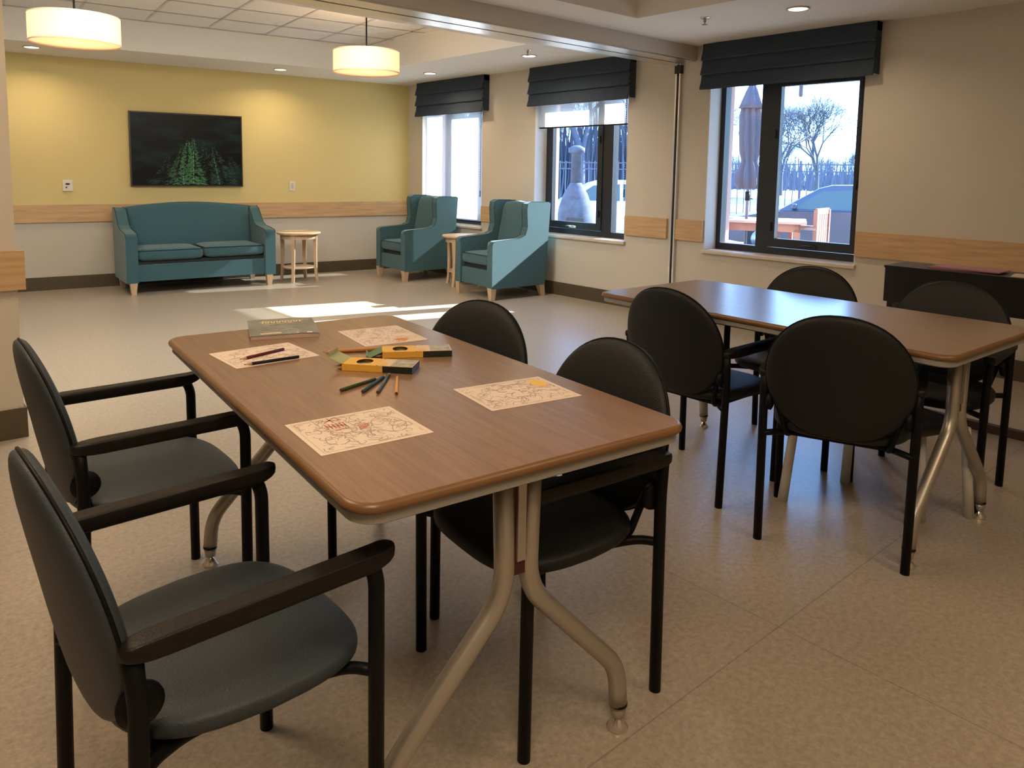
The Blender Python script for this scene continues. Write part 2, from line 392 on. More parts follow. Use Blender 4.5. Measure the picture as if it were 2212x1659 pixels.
# ------------------------------------------------------------------ windows
FX0, FX1 = .17, .25
def window(idx, a, b, wide_left):
    """a = left (far) jamb, b = right (near) jamb"""
    bm = new(); box(bm, FX0, FX1, b, a, ZS+.005, ZS+.06); box(bm, FX0, FX1, b, a, ZT-.06, ZT-.0)
    box(bm, FX0, FX1, a-.05, a, ZS+.06, ZT-.06); box(bm, FX0, FX1, b, b+.05, ZS+.06, ZT-.06)
    if wide_left: m0, m1 = a-.82, a-.95
    else: m0, m1 = a-.39, a-.50
    box(bm, FX0, FX1, m1, m0, ZS+.06, ZT-.06); bevel(bm, .004, 1)
    w = struct(obj('window_%d' % idx, bm, M_wf), 'black framed window, ' + ['nearest the yellow wall, behind the first armchair', 'middle one, half covered by a roller shade', 'largest one, with the patio umbrella outside'][idx-1])
    ca, cb = (a-.05, m0) if wide_left else (m1, b+.05)        # casement
    bm = new(); s = .065
    box(bm, FX0-.012, FX0+.04, cb+.0, cb+s, ZS+.065, ZT-.065); box(bm, FX0-.012, FX0+.04, ca-s, ca, ZS+.065, ZT-.065)
    box(bm, FX0-.012, FX0+.04, cb+s, ca-s, ZS+.065, ZS+.065+s*1.1); box(bm, FX0-.012, FX0+.04, cb+s, ca-s, ZT-.065-s, ZT-.065); bevel(bm, .004, 1)
    obj('casement', bm, M_wf, w)
    bm = new(); box(bm, FX0+.03, FX0+.036, cb+s, ca-s, ZS+.065+s, ZT-.13); obj('pane', bm, M_glass, w)
    fa, fb = (m1, b+.05) if wide_left else (a-.05, m0)
    bm = new(); box(bm, FX0+.03, FX0+.036, fb, fa, ZS+.06, ZT-.06); obj('pane', bm, M_glass, w)
    # crank and latch
    cy = (ca+cb)/2
    bm = new(); pillow(bm, rrect(-.055, .055, -.014, .014, .013), lambda u, v, t: (FX0-.012-t, cy+u, ZS+.088+v), .016)
    tube(bm, bend([(FX0-.03, cy-.02, ZS+.09), (FX0-.05, cy+.02, ZS+.10), (FX0-.045, cy+.075, ZS+.092)], .02), .006, 8)
    cr = obj('crank_handle', bm, M_chrome if idx == 2 else M_wf, w)
    lx = cb+.03 if wide_left else ca-.03
    bm = new()
    for z in (ZS+.2, ZS+.95): box(bm, FX0-.03, FX0-.01, lx-.008, lx+.008, z, z+.07)
    bevel(bm, .004, 1); obj('latch', bm, M_wf, w)
    # reveal lining and sill
    bm = new(); box(bm, .0, FX0, a-.006, a, ZS, ZT); box(bm, .0, FX0, b, b+.006, ZS, ZT); box(bm, 0, FX0, b, a, ZT-.006, ZT)
    obj('reveal', bm, M_jamb, w)
    bm = new(); prism(bm, [(-.03, ZS-.024), (FX0, ZS-.024), (FX0, ZS+.004), (-.022, ZS+.004), (-.03, ZS-.003)], b-.012, a+.012, 'y')
    bevel(bm, .004, 1); obj('sill', bm, M_sill, w)
    return w
window(1, *WIN[0], False); window(2, *WIN[1], True); window(3, *WIN[2], False)
# roman valances: three overlapping pleats
def valance(a, b, z0, z1, label):
    t = thing('roman_blind', label, 'blind', (0, (a+b)/2, z0), 0, 'folded charcoal fabric blinds over the windows')
    h = (z1-z0); w = (a-b)/2
    bm = new(); box(bm, -.075, -.0, -w, w, h-.06, h+.0); obj('headrail', bm, M_navy, t)
    for i in range(3):
        top = h - i*h/3.0; bot = top - h/3.0 - .018
        xo = -.078 - i*.004
        prof = [(xo, top), (xo-.012, (top+bot)/2), (xo-.030, bot+.014), (xo-.028, bot), (xo-.018, bot+.002), (xo+.006, top)]
        bm = new(); N = 14
        rings = []
        for q in range(N+1):
            y = -w + 2*w*q/N; wob = .0018*math.sin(q*1.7+i)
            rings.append([(p[0]+wob, y, p[1]+wob) for p in prof])
        loft(bm, rings, smooth=False)
        obj('pleat', bm, M_navy, t)
    for s in (-w, w-.004):
        bm = new(); box(bm, -.085, -.001, s, s+.004, .0, h); obj('side_return', bm, M_navy, t)
    return t
valance(-.304, -1.63, 1.962, H-.004, 'folded charcoal fabric blind over the far window beside the yellow wall')
valance(-2.386, -3.745, 1.975, H-.004, 'folded charcoal fabric blind over the middle window, above the half-drawn white shade')
valance(-4.52, -5.94, 2.0, H-.004, 'folded charcoal fabric blind over the near window with the umbrella outside')
def roller(a, b, zb, label):
    t = thing('roller_shade', label, 'shade', (.06, (a+b)/2, zb)); w = (a-b)/2-.012
    bm = new(); box(bm, .0, .002, -w, w, .012, ZT-zb-.03); obj('shade_cloth', bm, M_shade, t)
    bm = new(); box(bm, -.006, .008, -w, w, 0, .014); bevel(bm, .003, 1); obj('hem_bar', bm, M_chalk, t)
    bm = new(); tube(bm, [(.0, -w, ZT-zb-.03), (.0, w, ZT-zb-.03)], .02, 14); obj('roller_tube', bm, M_white, t)
    return t
roller(*WIN[0], .672, 'white roller shade drawn fully down in the far window')
roller(*WIN[1], 1.735, 'white roller shade drawn a third of the way down in the middle window')
def chain(y, z0, label, zt=2.0):
    bm = new()
    for q in range(int((zt-z0)/.02)):
        z = z0+q*.02; tube(bm, [(-.012, y, z), (-.012, y, z+.014)], .0035, 6)
    tube(bm, [(-.012, y, z0-.07), (-.012, y, z0)], .006, 8)
    return tag(obj('shade_cord', bm, M_chalk), label, 'cord', 'shade pull cords')
chain(-1.50, 1.05, 'thin dark pull cord at the near side of the far window')
chain(-3.655, 1.12, 'thin dark pull cord at the near side of the middle window')
chain(-5.838, 1.25, 'thin dark pull cord at the near side of the large near window')

# ------------------------------------------------------------------ ceiling fittings
def downlight(x, y, label, power=9, frame=True):
    t = thing('downlight', label, 'ceiling light', (x, y, H), 0, 'round recessed downlights')
    bm = new(); lathe(bm, [(.072, 0), (.076, -.006), (.062, -.008), (.060, -.002)], n=28); obj('trim_ring', bm, M_white, t)
    bm = new(); lathe(bm, [(.058, -.003), (.058, -.006)], n=28); obj('lens', bm, M_led, t)
    area('downlight_lamp', (x, y, H-.02), .11, power, WARM, spread=R(150))
    return t
downlight(-4.213, -.03, 'round lit downlight beside the left drum pendant, over the yellow wall', 6)
downlight(-1.888, -.285, 'round lit downlight between the two drum pendants, over the yellow wall', 6)
downlight(-.552, -1.248, 'round lit downlight over the far window, right of the small drum pendant', 7)
downlight(-.661, -2.997, 'round lit downlight next to a sprinkler before the middle window', 7)
downlight(-.817, -5.742, 'largest round lit downlight, before the near window', 6)
for x, y, z, w_, c_ in HIDDEN_LIGHTS:
    area('unseen_tray_light', (x, y, z), 1.1 if y > -4 else .56, w_, c_, sizey=.34 if y > -4 else 1.13)  # dining fittings and added lounge fill, all unseen
def sprinkler(x, y, label):
    t = thing('sprinkler', label, 'sprinkler', (x, y, H), 0, 'pendent fire sprinklers')
    bm = new(); lathe(bm, [(.036, 0), (.034, -.006), (.014, -.008)], n=24); obj('escutcheon', bm, M_chrome, t)
    bm = new(); lathe(bm, [(.009, -.006), (.009, -.028), (.004, -.032), (.004, -.045), (.020, -.047), (.020, -.049)], n=16); obj('sprinkler_head', bm, mat('dull_metal', (.35, .32, .28), .35, metal=.9), t)
sprinkler(-.891, -3.225, 'small metal sprinkler behind the downlight near the middle window')
sprinkler(-.989, -5.149, 'small metal sprinkler on the near soffit, left of the largest downlight')

def pendant(x, y, zc, label, src=None):
    t = thing('drum_pendant', label, 'pendant light', (x, y, 0), 0, 'white drum pendants of the lounge')
    r, h = .285, .185
    z0, z1 = zc-h/2, zc+h/2
    bm = new(); n = 48
    lathe(bm, [(r, z0), (r, z1), (r-.003, z1), (r-.003, z0)], n=n, cap=False)
    # close ring
    bmesh.ops.remove_doubles(bm, verts=bm.verts, dist=1e-5)
    obj('lamp_shade', bm, M_lshade, t)
    bm = new(); lathe(bm, [(r+.0005, z0-.002), (r+.0015, z0+.006), (r-.004, z0+.006), (r-.004, z0-.002)], n=n, cap=False)
    lathe(bm, [(r+.0005, z1-.006), (r+.0015, z1+.002), (r-.004, z1+.002), (r-.004, z1-.006)], n=n, cap=False); obj('rim', bm, mat('shade_rim', (.55, .42, .30), .7), t)
    bm = new(); lathe(bm, [(r-.006, z0+.012), (r-.006, z0+.015)], n=n); obj('diffuser', bm, M_lshade, t)
    bm = new(); tube(bm, [(0, 0, z1-.05), (0, 0, TRAY-.012)], .007, 8); obj('cord', bm, M_chalk, t)
    bm = new(); lathe(bm, [(.06, TRAY-.016), (.06, TRAY-.03), (.02, TRAY-.036)], n=24); obj('canopy', bm, M_chalk, t)
    l = bpy.data.lights.new('pendant_bulb', 'POINT'); l.energy = 6.5; l.color = (1, .72, .42); l.shadow_soft_size = .07
    lo_ = bpy.data.objects.new('pendant_bulb', l); C.objects.link(lo_); lo_.location = (x, y, zc)
    return t
pendant(-4.33, -2.33, 2.205, 'larger-looking white drum pendant at the upper left')
pendant(-2.10, -2.47, 2.205, 'smaller-looking white drum pendant, over the armchairs side of the lounge')

# ------------------------------------------------------------------ wall pieces
def wallpt(x, z, off=0): return (x, yb(x)-off, z)
def on_wall(name, label, cat, x, z, group=None):
    return thing(name, label, cat, (x, yb(x), z), BA, group)
t = on_wall('framed_picture', 'large dark picture of green night-time fir trees above the sofa', 'picture', -2.71, 1.06)
bm = new(); w_, h_ = .585, .797
for a in ((-w_, w_, 0, .012), (-w_, w_, h_-.012, h_), (-w_, -w_+.012, .012, h_-.012), (w_-.012, w_, .012, h_-.012)): box(bm, a[0], a[1], -.04, -.0, a[2], a[3])
obj('frame', bm, mat('bronze_frame', (.045, .030, .018), .4), t)
def art_mat():
    M = bpy.data.materials.new('night_sky_print'); M.use_nodes = True; n = M.node_tree; b = n.nodes['Principled BSDF']
    tc = n.nodes.new('ShaderNodeTexCoord'); mp = n.nodes.new('ShaderNodeMapping'); mp.inputs['Rotation'].default_value = (0, R(38), 0); mp.inputs['Scale'].default_value = (1.4, 1, 5)
    n.links.new(tc.outputs['Object'], mp.inputs[0]); nz = n.nodes.new('ShaderNodeTexNoise'); nz.inputs['Scale'].default_value = 1.6; nz.inputs['Detail'].default_value = 6
    n.links.new(mp.outputs[0], nz.inputs[0]); r = n.nodes.new('ShaderNodeValToRGB'); r.color_ramp.elements[0].position = .48; r.color_ramp.elements[1].position = .78
    r.color_ramp.elements[0].color = (.0022, .0028, .003, 1); r.color_ramp.elements[1].color = (.010, .034, .038, 1)
    n.links.new(nz.outputs[0], r.inputs[0]); n.links.new(r.outputs[0], b.inputs['Base Color']); b.inputs['Roughness'].default_value = .35
    b.inputs['Specular IOR Level'].default_value = .25
    return M
bm = new(); box(bm, -w_+.010, w_-.010, -.032, -.004, .010, h_-.010, 0)
rnd = random.Random(3)
def stroke(bm, p, q, w, mi, y):
    d = Vector((q[0]-p[0], q[1]-p[1])); n = Vector((-d.y, d.x)).normalized()*w/2
    mid = ((p[0]+q[0])/2, (p[1]+q[1])/2 - w*.8)
    pts = [(p[0], p[1]), (mid[0]-n.x, mid[1]-n.y), (q[0], q[1]), (mid[0]+n.x, mid[1]+n.y)]
    f = bm.faces.new([bm.verts.new((a, y, c)) for a, c in pts]); f.material_index = mi
# (top x, top z, base x, base z, half width, material)
for (tx, tz, bx, bz, hw, mi, dens) in [(.44, .36, .56, .02, .12, 4, 60), (.26, .46, .40, .02, .16, 3, 110), (.16, .50, .22, .02, .13, 3, 80), (-.20, .34, -.30, .02, .12, 4, 60), (-.06, .46, -.13, .02, .11, 2, 110), (.0, .52, -.02, .02, .13, 1, 150), (.055, .54, .06, .02, .11, 1, 140)]:
    for q in range(dens*2):
        s = rnd.random()**.8; z = tz+(bz-tz)*s; cx = tx+(bx-tx)*s; wd = hw*(s*.85+.03)
        x = cx+rnd.uniform(-1, 1)*wd; dx = (x-cx)
        ln = rnd.uniform(.015, .05)*(s+.3)
        mm = mi if rnd.random() < .65 else min(4, mi+1)
        x2 = x+ln*(1 if dx > 0 else -1); z2 = z-ln*rnd.uniform(.1, .6)
        if -w_+.02 < min(x, x2) and max(x, x2) < w_-.02 and z2 > .02: stroke(bm, (x, z), (x2, z2), rnd.uniform(.004, .011), mm, -.0325-rnd.random()*.0003)
for (x0, z0, x1, z1) in [(.055, .40, .05, .03), (-.06, .12, -.055, .03), (.27, .33, .33, .02)]:
    for q in range(8):
        s = q/8; e = (q+1)/8; stroke(bm, (x0+(x1-x0)*s, z0+(z1-z0)*s), (x0+(x1-x0)*e, z0+(z1-z0)*e), .012, 5 if x0 < .2 else 1, -.0332)
obj('canvas', bm, [art_mat(), mat('paint_bright_green', (.05, .20, .07), .5), mat('paint_mid_green', (.03, .125, .045), .5), mat('paint_teal_green', (.012, .07, .045), .5), mat('paint_deep_green', (.007, .03, .022), .5), mat('paint_pale_trunk', (.16, .27, .17), .5)], t, 'dark canvas print of lit green firs', fix=False)
t = on_wall('call_station', 'beige wall plate with a dark red button, left of the picture', 'wall plate', -3.873, 1.012)
bm = new(); box(bm, -.045, .045, -.018, 0, 0, .115); bevel(bm, .006, 2); obj('plate', bm, M_white, t)
bm = new(); pillow(bm, [(.022*math.cos(a*PI/8), .01*math.sin(a*PI/8)) for a in range(16)], lambda u, v, s: (u, -.018-s, .072+v), .006); obj('button', bm, mat('dark_red', (.06, .004, .006), .35), t, 'dark red button')
bm = new(); lathe(bm, [(.008, 0), (.006, .004)], n=12); o = obj('key_slot', bm, M_dark, t); o.rotation_euler = (R(90), 0, 0); o.location = (-.012, -.018, .036)
t = on_wall('light_switch', 'small white switch plate right of the picture', 'switch', -1.546, 1.012)
bm = new(); box(bm, -.034, .034, -.008, 0, 0, .112); bevel(bm, .004, 2); obj('plate', bm, M_white, t)
bm = new(); box(bm, -.016, .016, -.013, -.008, .024, .088); bevel(bm, .002, 1); obj('rocker', bm, mat('grey_white', (.55, .53, .48), .4), t)

# ------------------------------------------------------------------ guest chairs
def chair(label, vin, grp):
    """front = +X; legs at x +-.2, y +-.23"""
    t = thing('guest_chair', label, 'chair', (0, 0, 0), 0, grp)
    for s in (-1, 1):
        bm = new()
        tube(bm, bend([(.205, s*.230, 0), (.205, s*.234, .56), (.190, s*.236, .598), (.10, s*.236, .598)], .035), .0145, 14)
        obj('leg', bm, M_chalk, t)
        bm = new()
        tube(bm, bend([(-.20, s*.230, 0), (-.190, s*.234, .50), (-.196, s*.234, .606)], .03), .0145, 14)
        obj('leg', bm, M_chalk, t)
        # arm pad: long rounded bar, knob over the front leg
        bm = new()
        out = rrect(-.215, .238, -.022, .022, .021)
        def fn(u, v, q, s=s):
            k = max(0, (u-.19)/.05); zz = .606 + .012*math.sin((u+.235)/.473*PI)*0 + .010*k - .004
            wd = 1 - .25*max(0, (-.15-u)/.085)
            return (u, s*.236+v*wd, zz+q)
        pillow(bm, out, fn, .015, p=5, hb=.020)
        obj('armrest', bm, M_arm, t)
        # pivot disc where the back meets the post
        bm = new(); lathe(bm, [(.0, -.012), (.030, -.012), (.034, -.004), (.034, .004), (.022, .010), (0, .010)], n=20, cap=False)
        o = obj('pivot_disc', bm, M_chalk, t); o.rotation_euler = (R(90), 0, 0); o.location = (-.182, s*.213, .50)
    # seat frame: side stretchers and two bows
    bm = new()
    for s in (-1, 1):
        tube(bm, bend([(.205, s*.232, .385), (.175, s*.19, .385), (.10, s*.15, .372), (-.10, s*.15, .372), (-.165, s*.19, .385), (-.198, s*.232, .385)], .03), .011, 10)
    tube(bm, [(.10, -.15, .372), (.10, .15, .372)], .010, 10); tube(bm, [(-.10, -.15, .372), (-.10, .15, .372)], .010, 10)
    for s in (-1, 1):
        tube(bm, bend([(-.10, s*.15, .372), (-.16, s*.16, .38), (-.185, s*.19, .50)], .03), .010, 10)
    box(bm, -.14, .14, -.16, .16, .374, .384)
    obj('seat_frame', bm, M_chalk, t)
    # seat
    o_ = []
    N = 56
    for i in range(N):
        a = 2*PI*i/N; c, s_ = math.cos(a), math.sin(a)
        e = 2/3.3
        x = .216*math.copysign(abs(c)**e, c); y = .228*math.copysign(abs(s_)**e, s_)
        if x < 0: y *= 1-.10*(-x/.216)
        o_.append((x+.018, y))
    def sf(u, v, q):
        z = .414+q - .012*max(0, (u-.12)/.12)**2 - .010*(1-min(1, (u/.2)**2+(v/.2)**2))*(1 if q > 0 else 0)
        return (u, v, z)
    bm = new(); pillow(bm, o_, sf, .032, p=3.2, hb=.030); obj('seat', bm, vin, t)
    # back: round-topped pad, narrower waist at the bottom
    prof = []
    for i in range(N):
        a = 2*PI*i/N; c, s_ = math.cos(a), math.sin(a)
        if s_ >= 0:
            y = .229*math.copysign(abs(c)**.92, c); z = .60+.230*abs(s_)**.95
        else:
            y = .229*math.copysign(abs(c)**.62, c)*(1-.20*abs(s_)**1.3); z = .60-.192*abs(s_)**.8
        prof.append((y, z))
    def bf(u, v, q):
        lean = -.196 - .080*max(0, (v-.40)/.43)**1.2
        return (lean + .38*u*u + q, u, v)
    bm = new(); pillow(bm, prof, bf, .030, p=3.2, hb=.028); bk = obj('backrest', bm, vin, t)
    # welt seam round the edge
    bm = new(); pts = [Vector(bf(u*1.004-.0*1, .6+(v-.6)*1.004, 0)) for u, v in prof]; pts.append(pts[0]); tube(bm, pts, .0032, 6); obj('piping', bm, M_chalk, bk)
    return t
G1, G2 = 'guest chairs at the near table', 'guest chairs at the far table'
L1 = chair('black armed guest chair nearest the camera at lower left, facing the near table', M_vinylb, G1)
L1.location = (-5.135, -7.0, 0); L1.rotation_euler = (0, 0, R(1))
dup(L1, (-5.005, -6.12, 0), R(-1.5), 'black armed guest chair at left, behind the lower-left one, beside the wall end', G1)
R1 = chair('black armed guest chair at the right side of the near table, under its front corner', M_vinyl, G1)
R1.location = (-4.319, -7.008, 0); R1.rotation_euler = (0, 0, R(174))
dup(R1, (-4.224, -6.40, 0), R(190), 'black armed guest chair with only its round back showing behind the near table', G1)
dup(R1, (-2.92, -6.54, 0), R(0), 'black armed guest chair seen from behind, at the left end of the far table', G2)
dup(R1, (-2.964, -7.149, 0), R(19.6), 'black armed guest chair seen from behind, in front of the far table near its leg', G2)
dup(R1, (-2.276, -6.591, 0), R(190), 'black armed guest chair on the window side of the far table, below the large window', G2)
dup(R1, (-2.237, -7.185, 0), R(185), 'black armed guest chair on the window side of the far table, before the black cabinet', G2)

# ------------------------------------------------------------------ tables
def table(label, L, Wd, fL, fW, loc, rz):
    t = thing('meeting_table', label, 'table', loc, rz)
    T = .737
    out = rrect(-L/2, L/2, -Wd/2, Wd/2, .055, 8)
    def ins(d): return rrect(-L/2+d, L/2-d, -Wd/2+d, Wd/2-d, .055-d*.5, 8)
    bm = new()
    loft(bm, [[(x, y, T-.020) for x, y in ins(.006)], [(x, y, T-.016) for x, y in ins(.001)], [(x, y, T-.010) for x, y in ins(0)], [(x, y, T-.004) for x, y in ins(.002)], [(x, y, T-.0005) for x, y in ins(.007)]], cap=False, mi=1)
    f = bm.faces.new([bm.verts.new((x, y, T)) for x, y in ins(.009)]); f.material_index = 0
    bmesh.ops.remove_doubles(bm, verts=bm.verts, dist=1e-6)
    # join rim to top
    loft(bm, [[(x, y, T-.0005) for x, y in ins(.007)], [(x, y, T) for x, y in ins(.009)]], cap=False, mi=1)
    bmesh.ops.remove_doubles(bm, verts=bm.verts, dist=1e-5)
    obj('tabletop', bm, [M_top, M_edge], t)
    bm = new(); loft(bm, [[(x, y, T-.042) for x, y in ins(.016)], [(x, y, T-.038) for x, y in ins(.010)], [(x, y, T-.0205) for x, y in ins(.010)]], smooth=False); obj('underside_panel', bm, M_core, t)
    bm = new(); box(bm, -fL/2, fL/2, -.02, .02, T-.085, T-.042); obj('under_beam', bm, M_chalk, t)
    for e in (-1, 1):
        X = e*fL/2
        for s in (-1, 1):
            y1 = s*fW/2
            bm = new()
            tube(bm, bend([(X, s*.036, T-.042), (X, s*.028, .43), (X, y1-s*.008, .155), (X, y1, .055)], .06, 7), .021, 18)
            lg = obj('leg', bm, M_steel, t)
            bm = new(); lathe(bm, [(.0214, .058), (.0214, .064)], (X, y1, 0), 18); obj('collar', bm, M_chalk, lg)
            bm = new(); lathe(bm, [(.020, .056), (.015, .030), (.011, .026)], (X, y1, 0), 18); obj('foot_sleeve', bm, M_steel, lg)
            bm = new(); lathe(bm, [(.0245, 0), (.0255, .003), (.010, .024), (.007, .030)], (X, y1, 0), 22); obj('foot_glide', bm, M_chrome, lg)
        bm = new(); box(bm, X-.012, X+.012, -.028, .028, .47, T-.042); bevel(bm, .004, 1)
        pl = obj('leg_bracket', bm, M_maroon, t, 'dark maroon bracket joining the two legs')
        bm = new(); box(bm, X-.018, X+.018, -.010, .010, .50, T-.043); bevel(bm, .003, 1); obj('bracket_strip', bm, M_steel, pl)
        bm = new(); box(bm, X-.05, X+.05, -.22, .22, T-.05, T-.042); obj('mounting_plate', bm, M_chalk, t)
    return t
T1 = (-4.5431, -6.6248, 1.4632); T2 = (-2.6902, -6.8036, 1.5276)
table('wood-topped table with coloring sheets and pencils on it', 1.4625, .7887, 1.2561, .5966, (T1[0], T1[1], 0), T1[2])
table('empty wood-topped table with blue window glare, at right', 1.4944, .7562, 1.2561, .5966, (T2[0], T2[1], 0), T2[2])

# ------------------------------------------------------------------ stool with white legs under the far table
t = thing('low_stool', 'low stool with four thick white legs pushed under the far table', 'stool', (-2.62, -7.13, 0), R(-20))
for (x, y) in ((-2.864, -6.894), (-2.492, -6.97), (-2.625, -7.313), (-2.45, -7.421)):
    c = Matrix.Rotation(R(20), 2) @ Vector((x+2.62, y+7.13))
    bm = new(); tube(bm, [(c.x, c.y, 0), (c.x*.9, c.y*.9, .345)], [.019, .017], 16); obj('leg', bm, M_wleg, t)
bm = new(); pillow(bm, rrect(-.19, .17, -.25, .25, .05), lambda u, v, q: (u, v, .372+q), .028, p=4); obj('seat', bm, M_black, t)

# ------------------------------------------------------------------ black cabinet near the window wall
cx0, cx1, cy0, cy1 = -1.32, -1.06, -8.3, -6.60
t = thing('console_cabinet', 'long black cabinet on legs at the right edge, behind the chairs', 'cabinet', (-1.19, (cy0+cy1)/2, 0))
ly0, ly1 = cy0-(cy0+cy1)/2, cy1-(cy0+cy1)/2
bm = new(); box(bm, -.125, .125, ly0, ly1, .60, .785); bevel(bm, .004, 1); obj('body', bm, M_black, t)
bm = new(); box(bm, -.13, .13, ly0-.005, ly1+.004, .785, .797); bevel(bm, .003, 1); obj('top', bm, M_black, t)
for s in (ly1-.03, ly0+.03):
    bm = new(); box(bm, -.12, .12, s-.018, s+.012, 0, .60); bevel(bm, .003, 1); obj('side_panel', bm, M_black, t)
bm = new(); box(bm, -.12, -.08, ly0+.05, ly1-.05, .0, .042); bevel(bm, .006, 2); obj('floor_rail', bm, mat('dark_brown_rail', (.05, .028, .02), .5), t)
for i, (x, y, a, col, lab) in enumerate([(-1.17, -6.95, 3, (.32, .12, .13), 'dusky pink folder, lowest of the flat pile on the black cabinet'), (-1.175, -6.97, -2, (.42, .20, .20), 'dusky pink folder, topmost of the flat pile on the black cabinet')]):
    bm = new(); box(bm, -.08, .08, -.16, .16, 0, .006); bevel(bm, .002, 1)
    tag(obj('folder', bm, mat('folder_%d' % i, col, .6), loc=(x, y, .7975+i*.0065), rotz=R(a)), lab, 'folder', 'folders on the black cabinet')
bm = new(); box(bm, -.08, .08, -.10, .10, 0, .002); tag(obj('paper_sheet', bm, mat('cream_paper', (.62, .52, .42), .7), loc=(-1.20, -7.27, .7975), rotz=R(8)), 'cream paper sheet on the black cabinet, beside the pink folders', 'paper')

# ------------------------------------------------------------------ sofa
def taper_leg(parent, x, y, top, h, r0=.034, r1=.022, lx=0, ly=0):
    bm = new()
    loft(bm, [[(x+lx+sx*r1, y+ly+sy*r1, 0) for sx, sy in ((-1, -1), (1, -1), (1, 1), (-1, 1))], [(x+sx*r0, y+sy*r0, h) for sx, sy in ((-1, -1), (1, -1), (1, 1), (-1, 1))]], smooth=False)
    bevel(bm, .004, 1); return obj('leg', bm, M_maple_y, parent)
SO = thing('loveseat', 'teal two-seat sofa with arched back under the dark picture', 'sofa', (-2.784, -.075, 0), R(-5))
for sx in (-1, 1):
    taper_leg(SO, sx*.68, -.325, 0, .125, ly=0); taper_leg(SO, sx*.68, .27, 0, .125)
armp = [(.30, .12), (.335, .835), (.25, .845), (.18, .82), (.10, .745), (.03, .672), (-.06, .638), (-.20, .627), (-.33, .612), (-.352, .60), (-.36, .575), (-.36, .12)]
for s in (-1, 1):
    bm = new(); a, b = (s*.745, s*.635)
    prism(bm, armp, min(a, b), max(a, b), 'x'); bevel(bm, .016, 3)
    for f in bm.faces: f.smooth = f.calc_area() < .004
    obj('arm', bm, M_teal, SO)
N = 18
top = [(-.655+1.31*i/N, .835+.062*math.sin(PI*(.06+.88*i/N))) for i in range(N+1)]
bm = new(); prism(bm, [(-.655, .13)] + top + [(.655, .13)], .20, .33, 'y'); bevel(bm, .012, 2); obj('back_frame', bm, M_teal, SO)
o_ = [(-.632, .40)] + [(x*.965, z-.004) for x, z in top] + [(.632, .40)]
o2 = []
for (a, b) in zip(o_, o_[1:]+o_[:1]):
    for q in range(4): o2.append((a[0]+(b[0]-a[0])*q/4, a[1]+(b[1]-a[1])*q/4))
bm = new(); pillow(bm, o2, lambda u, v, q: (u, .175-(.62-v)*.22-q, v), .045, p=5, hb=.03); obj('back_cushion', bm, M_teal, SO)
bm = new(); box(bm, -.634, .634, -.335, .25, .13, .295); bevel(bm, .01, 2); obj('base', bm, M_teal, SO)
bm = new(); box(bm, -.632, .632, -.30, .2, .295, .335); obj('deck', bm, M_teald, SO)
for i, s in enumerate((-1, 1)):
    bm = new(); zt = .392 + (.006 if s > 0 else 0)
    out = rrect(min(s*.632, s*.006), max(s*.632, s*.006), -.345, .14, .04)
    pillow(bm, out, lambda u, v, q: (u, v, zt+q+.012*(1-(abs(u-s*.319)/.32)**2)*(1 if q > 0 else -.3)), .062, p=5)
    cu = obj('seat_cushion', bm, M_teal, SO)
    bm = new(); P = [Vector((u*1, v, zt+.045)) for u, v in rrect(min(s*.630, s*.008), max(s*.630, s*.008), -.344, .13, .04)]; P.append(P[0]); tube(bm, P, .004, 6); obj('piping', bm, M_piping, cu)
bm = new()
for s in (-1, 1):
    P = [Vector((s*.637, p[0]-.0, p[1]+.001)) for p in armp[1:-1]]; tube(bm, P, .003, 6)
    P = [Vector((s*.743, p[0], p[1]+.001)) for p in armp[1:-1]]; tube(bm, P, .003, 6)
obj('arm_piping', bm, M_piping, SO)

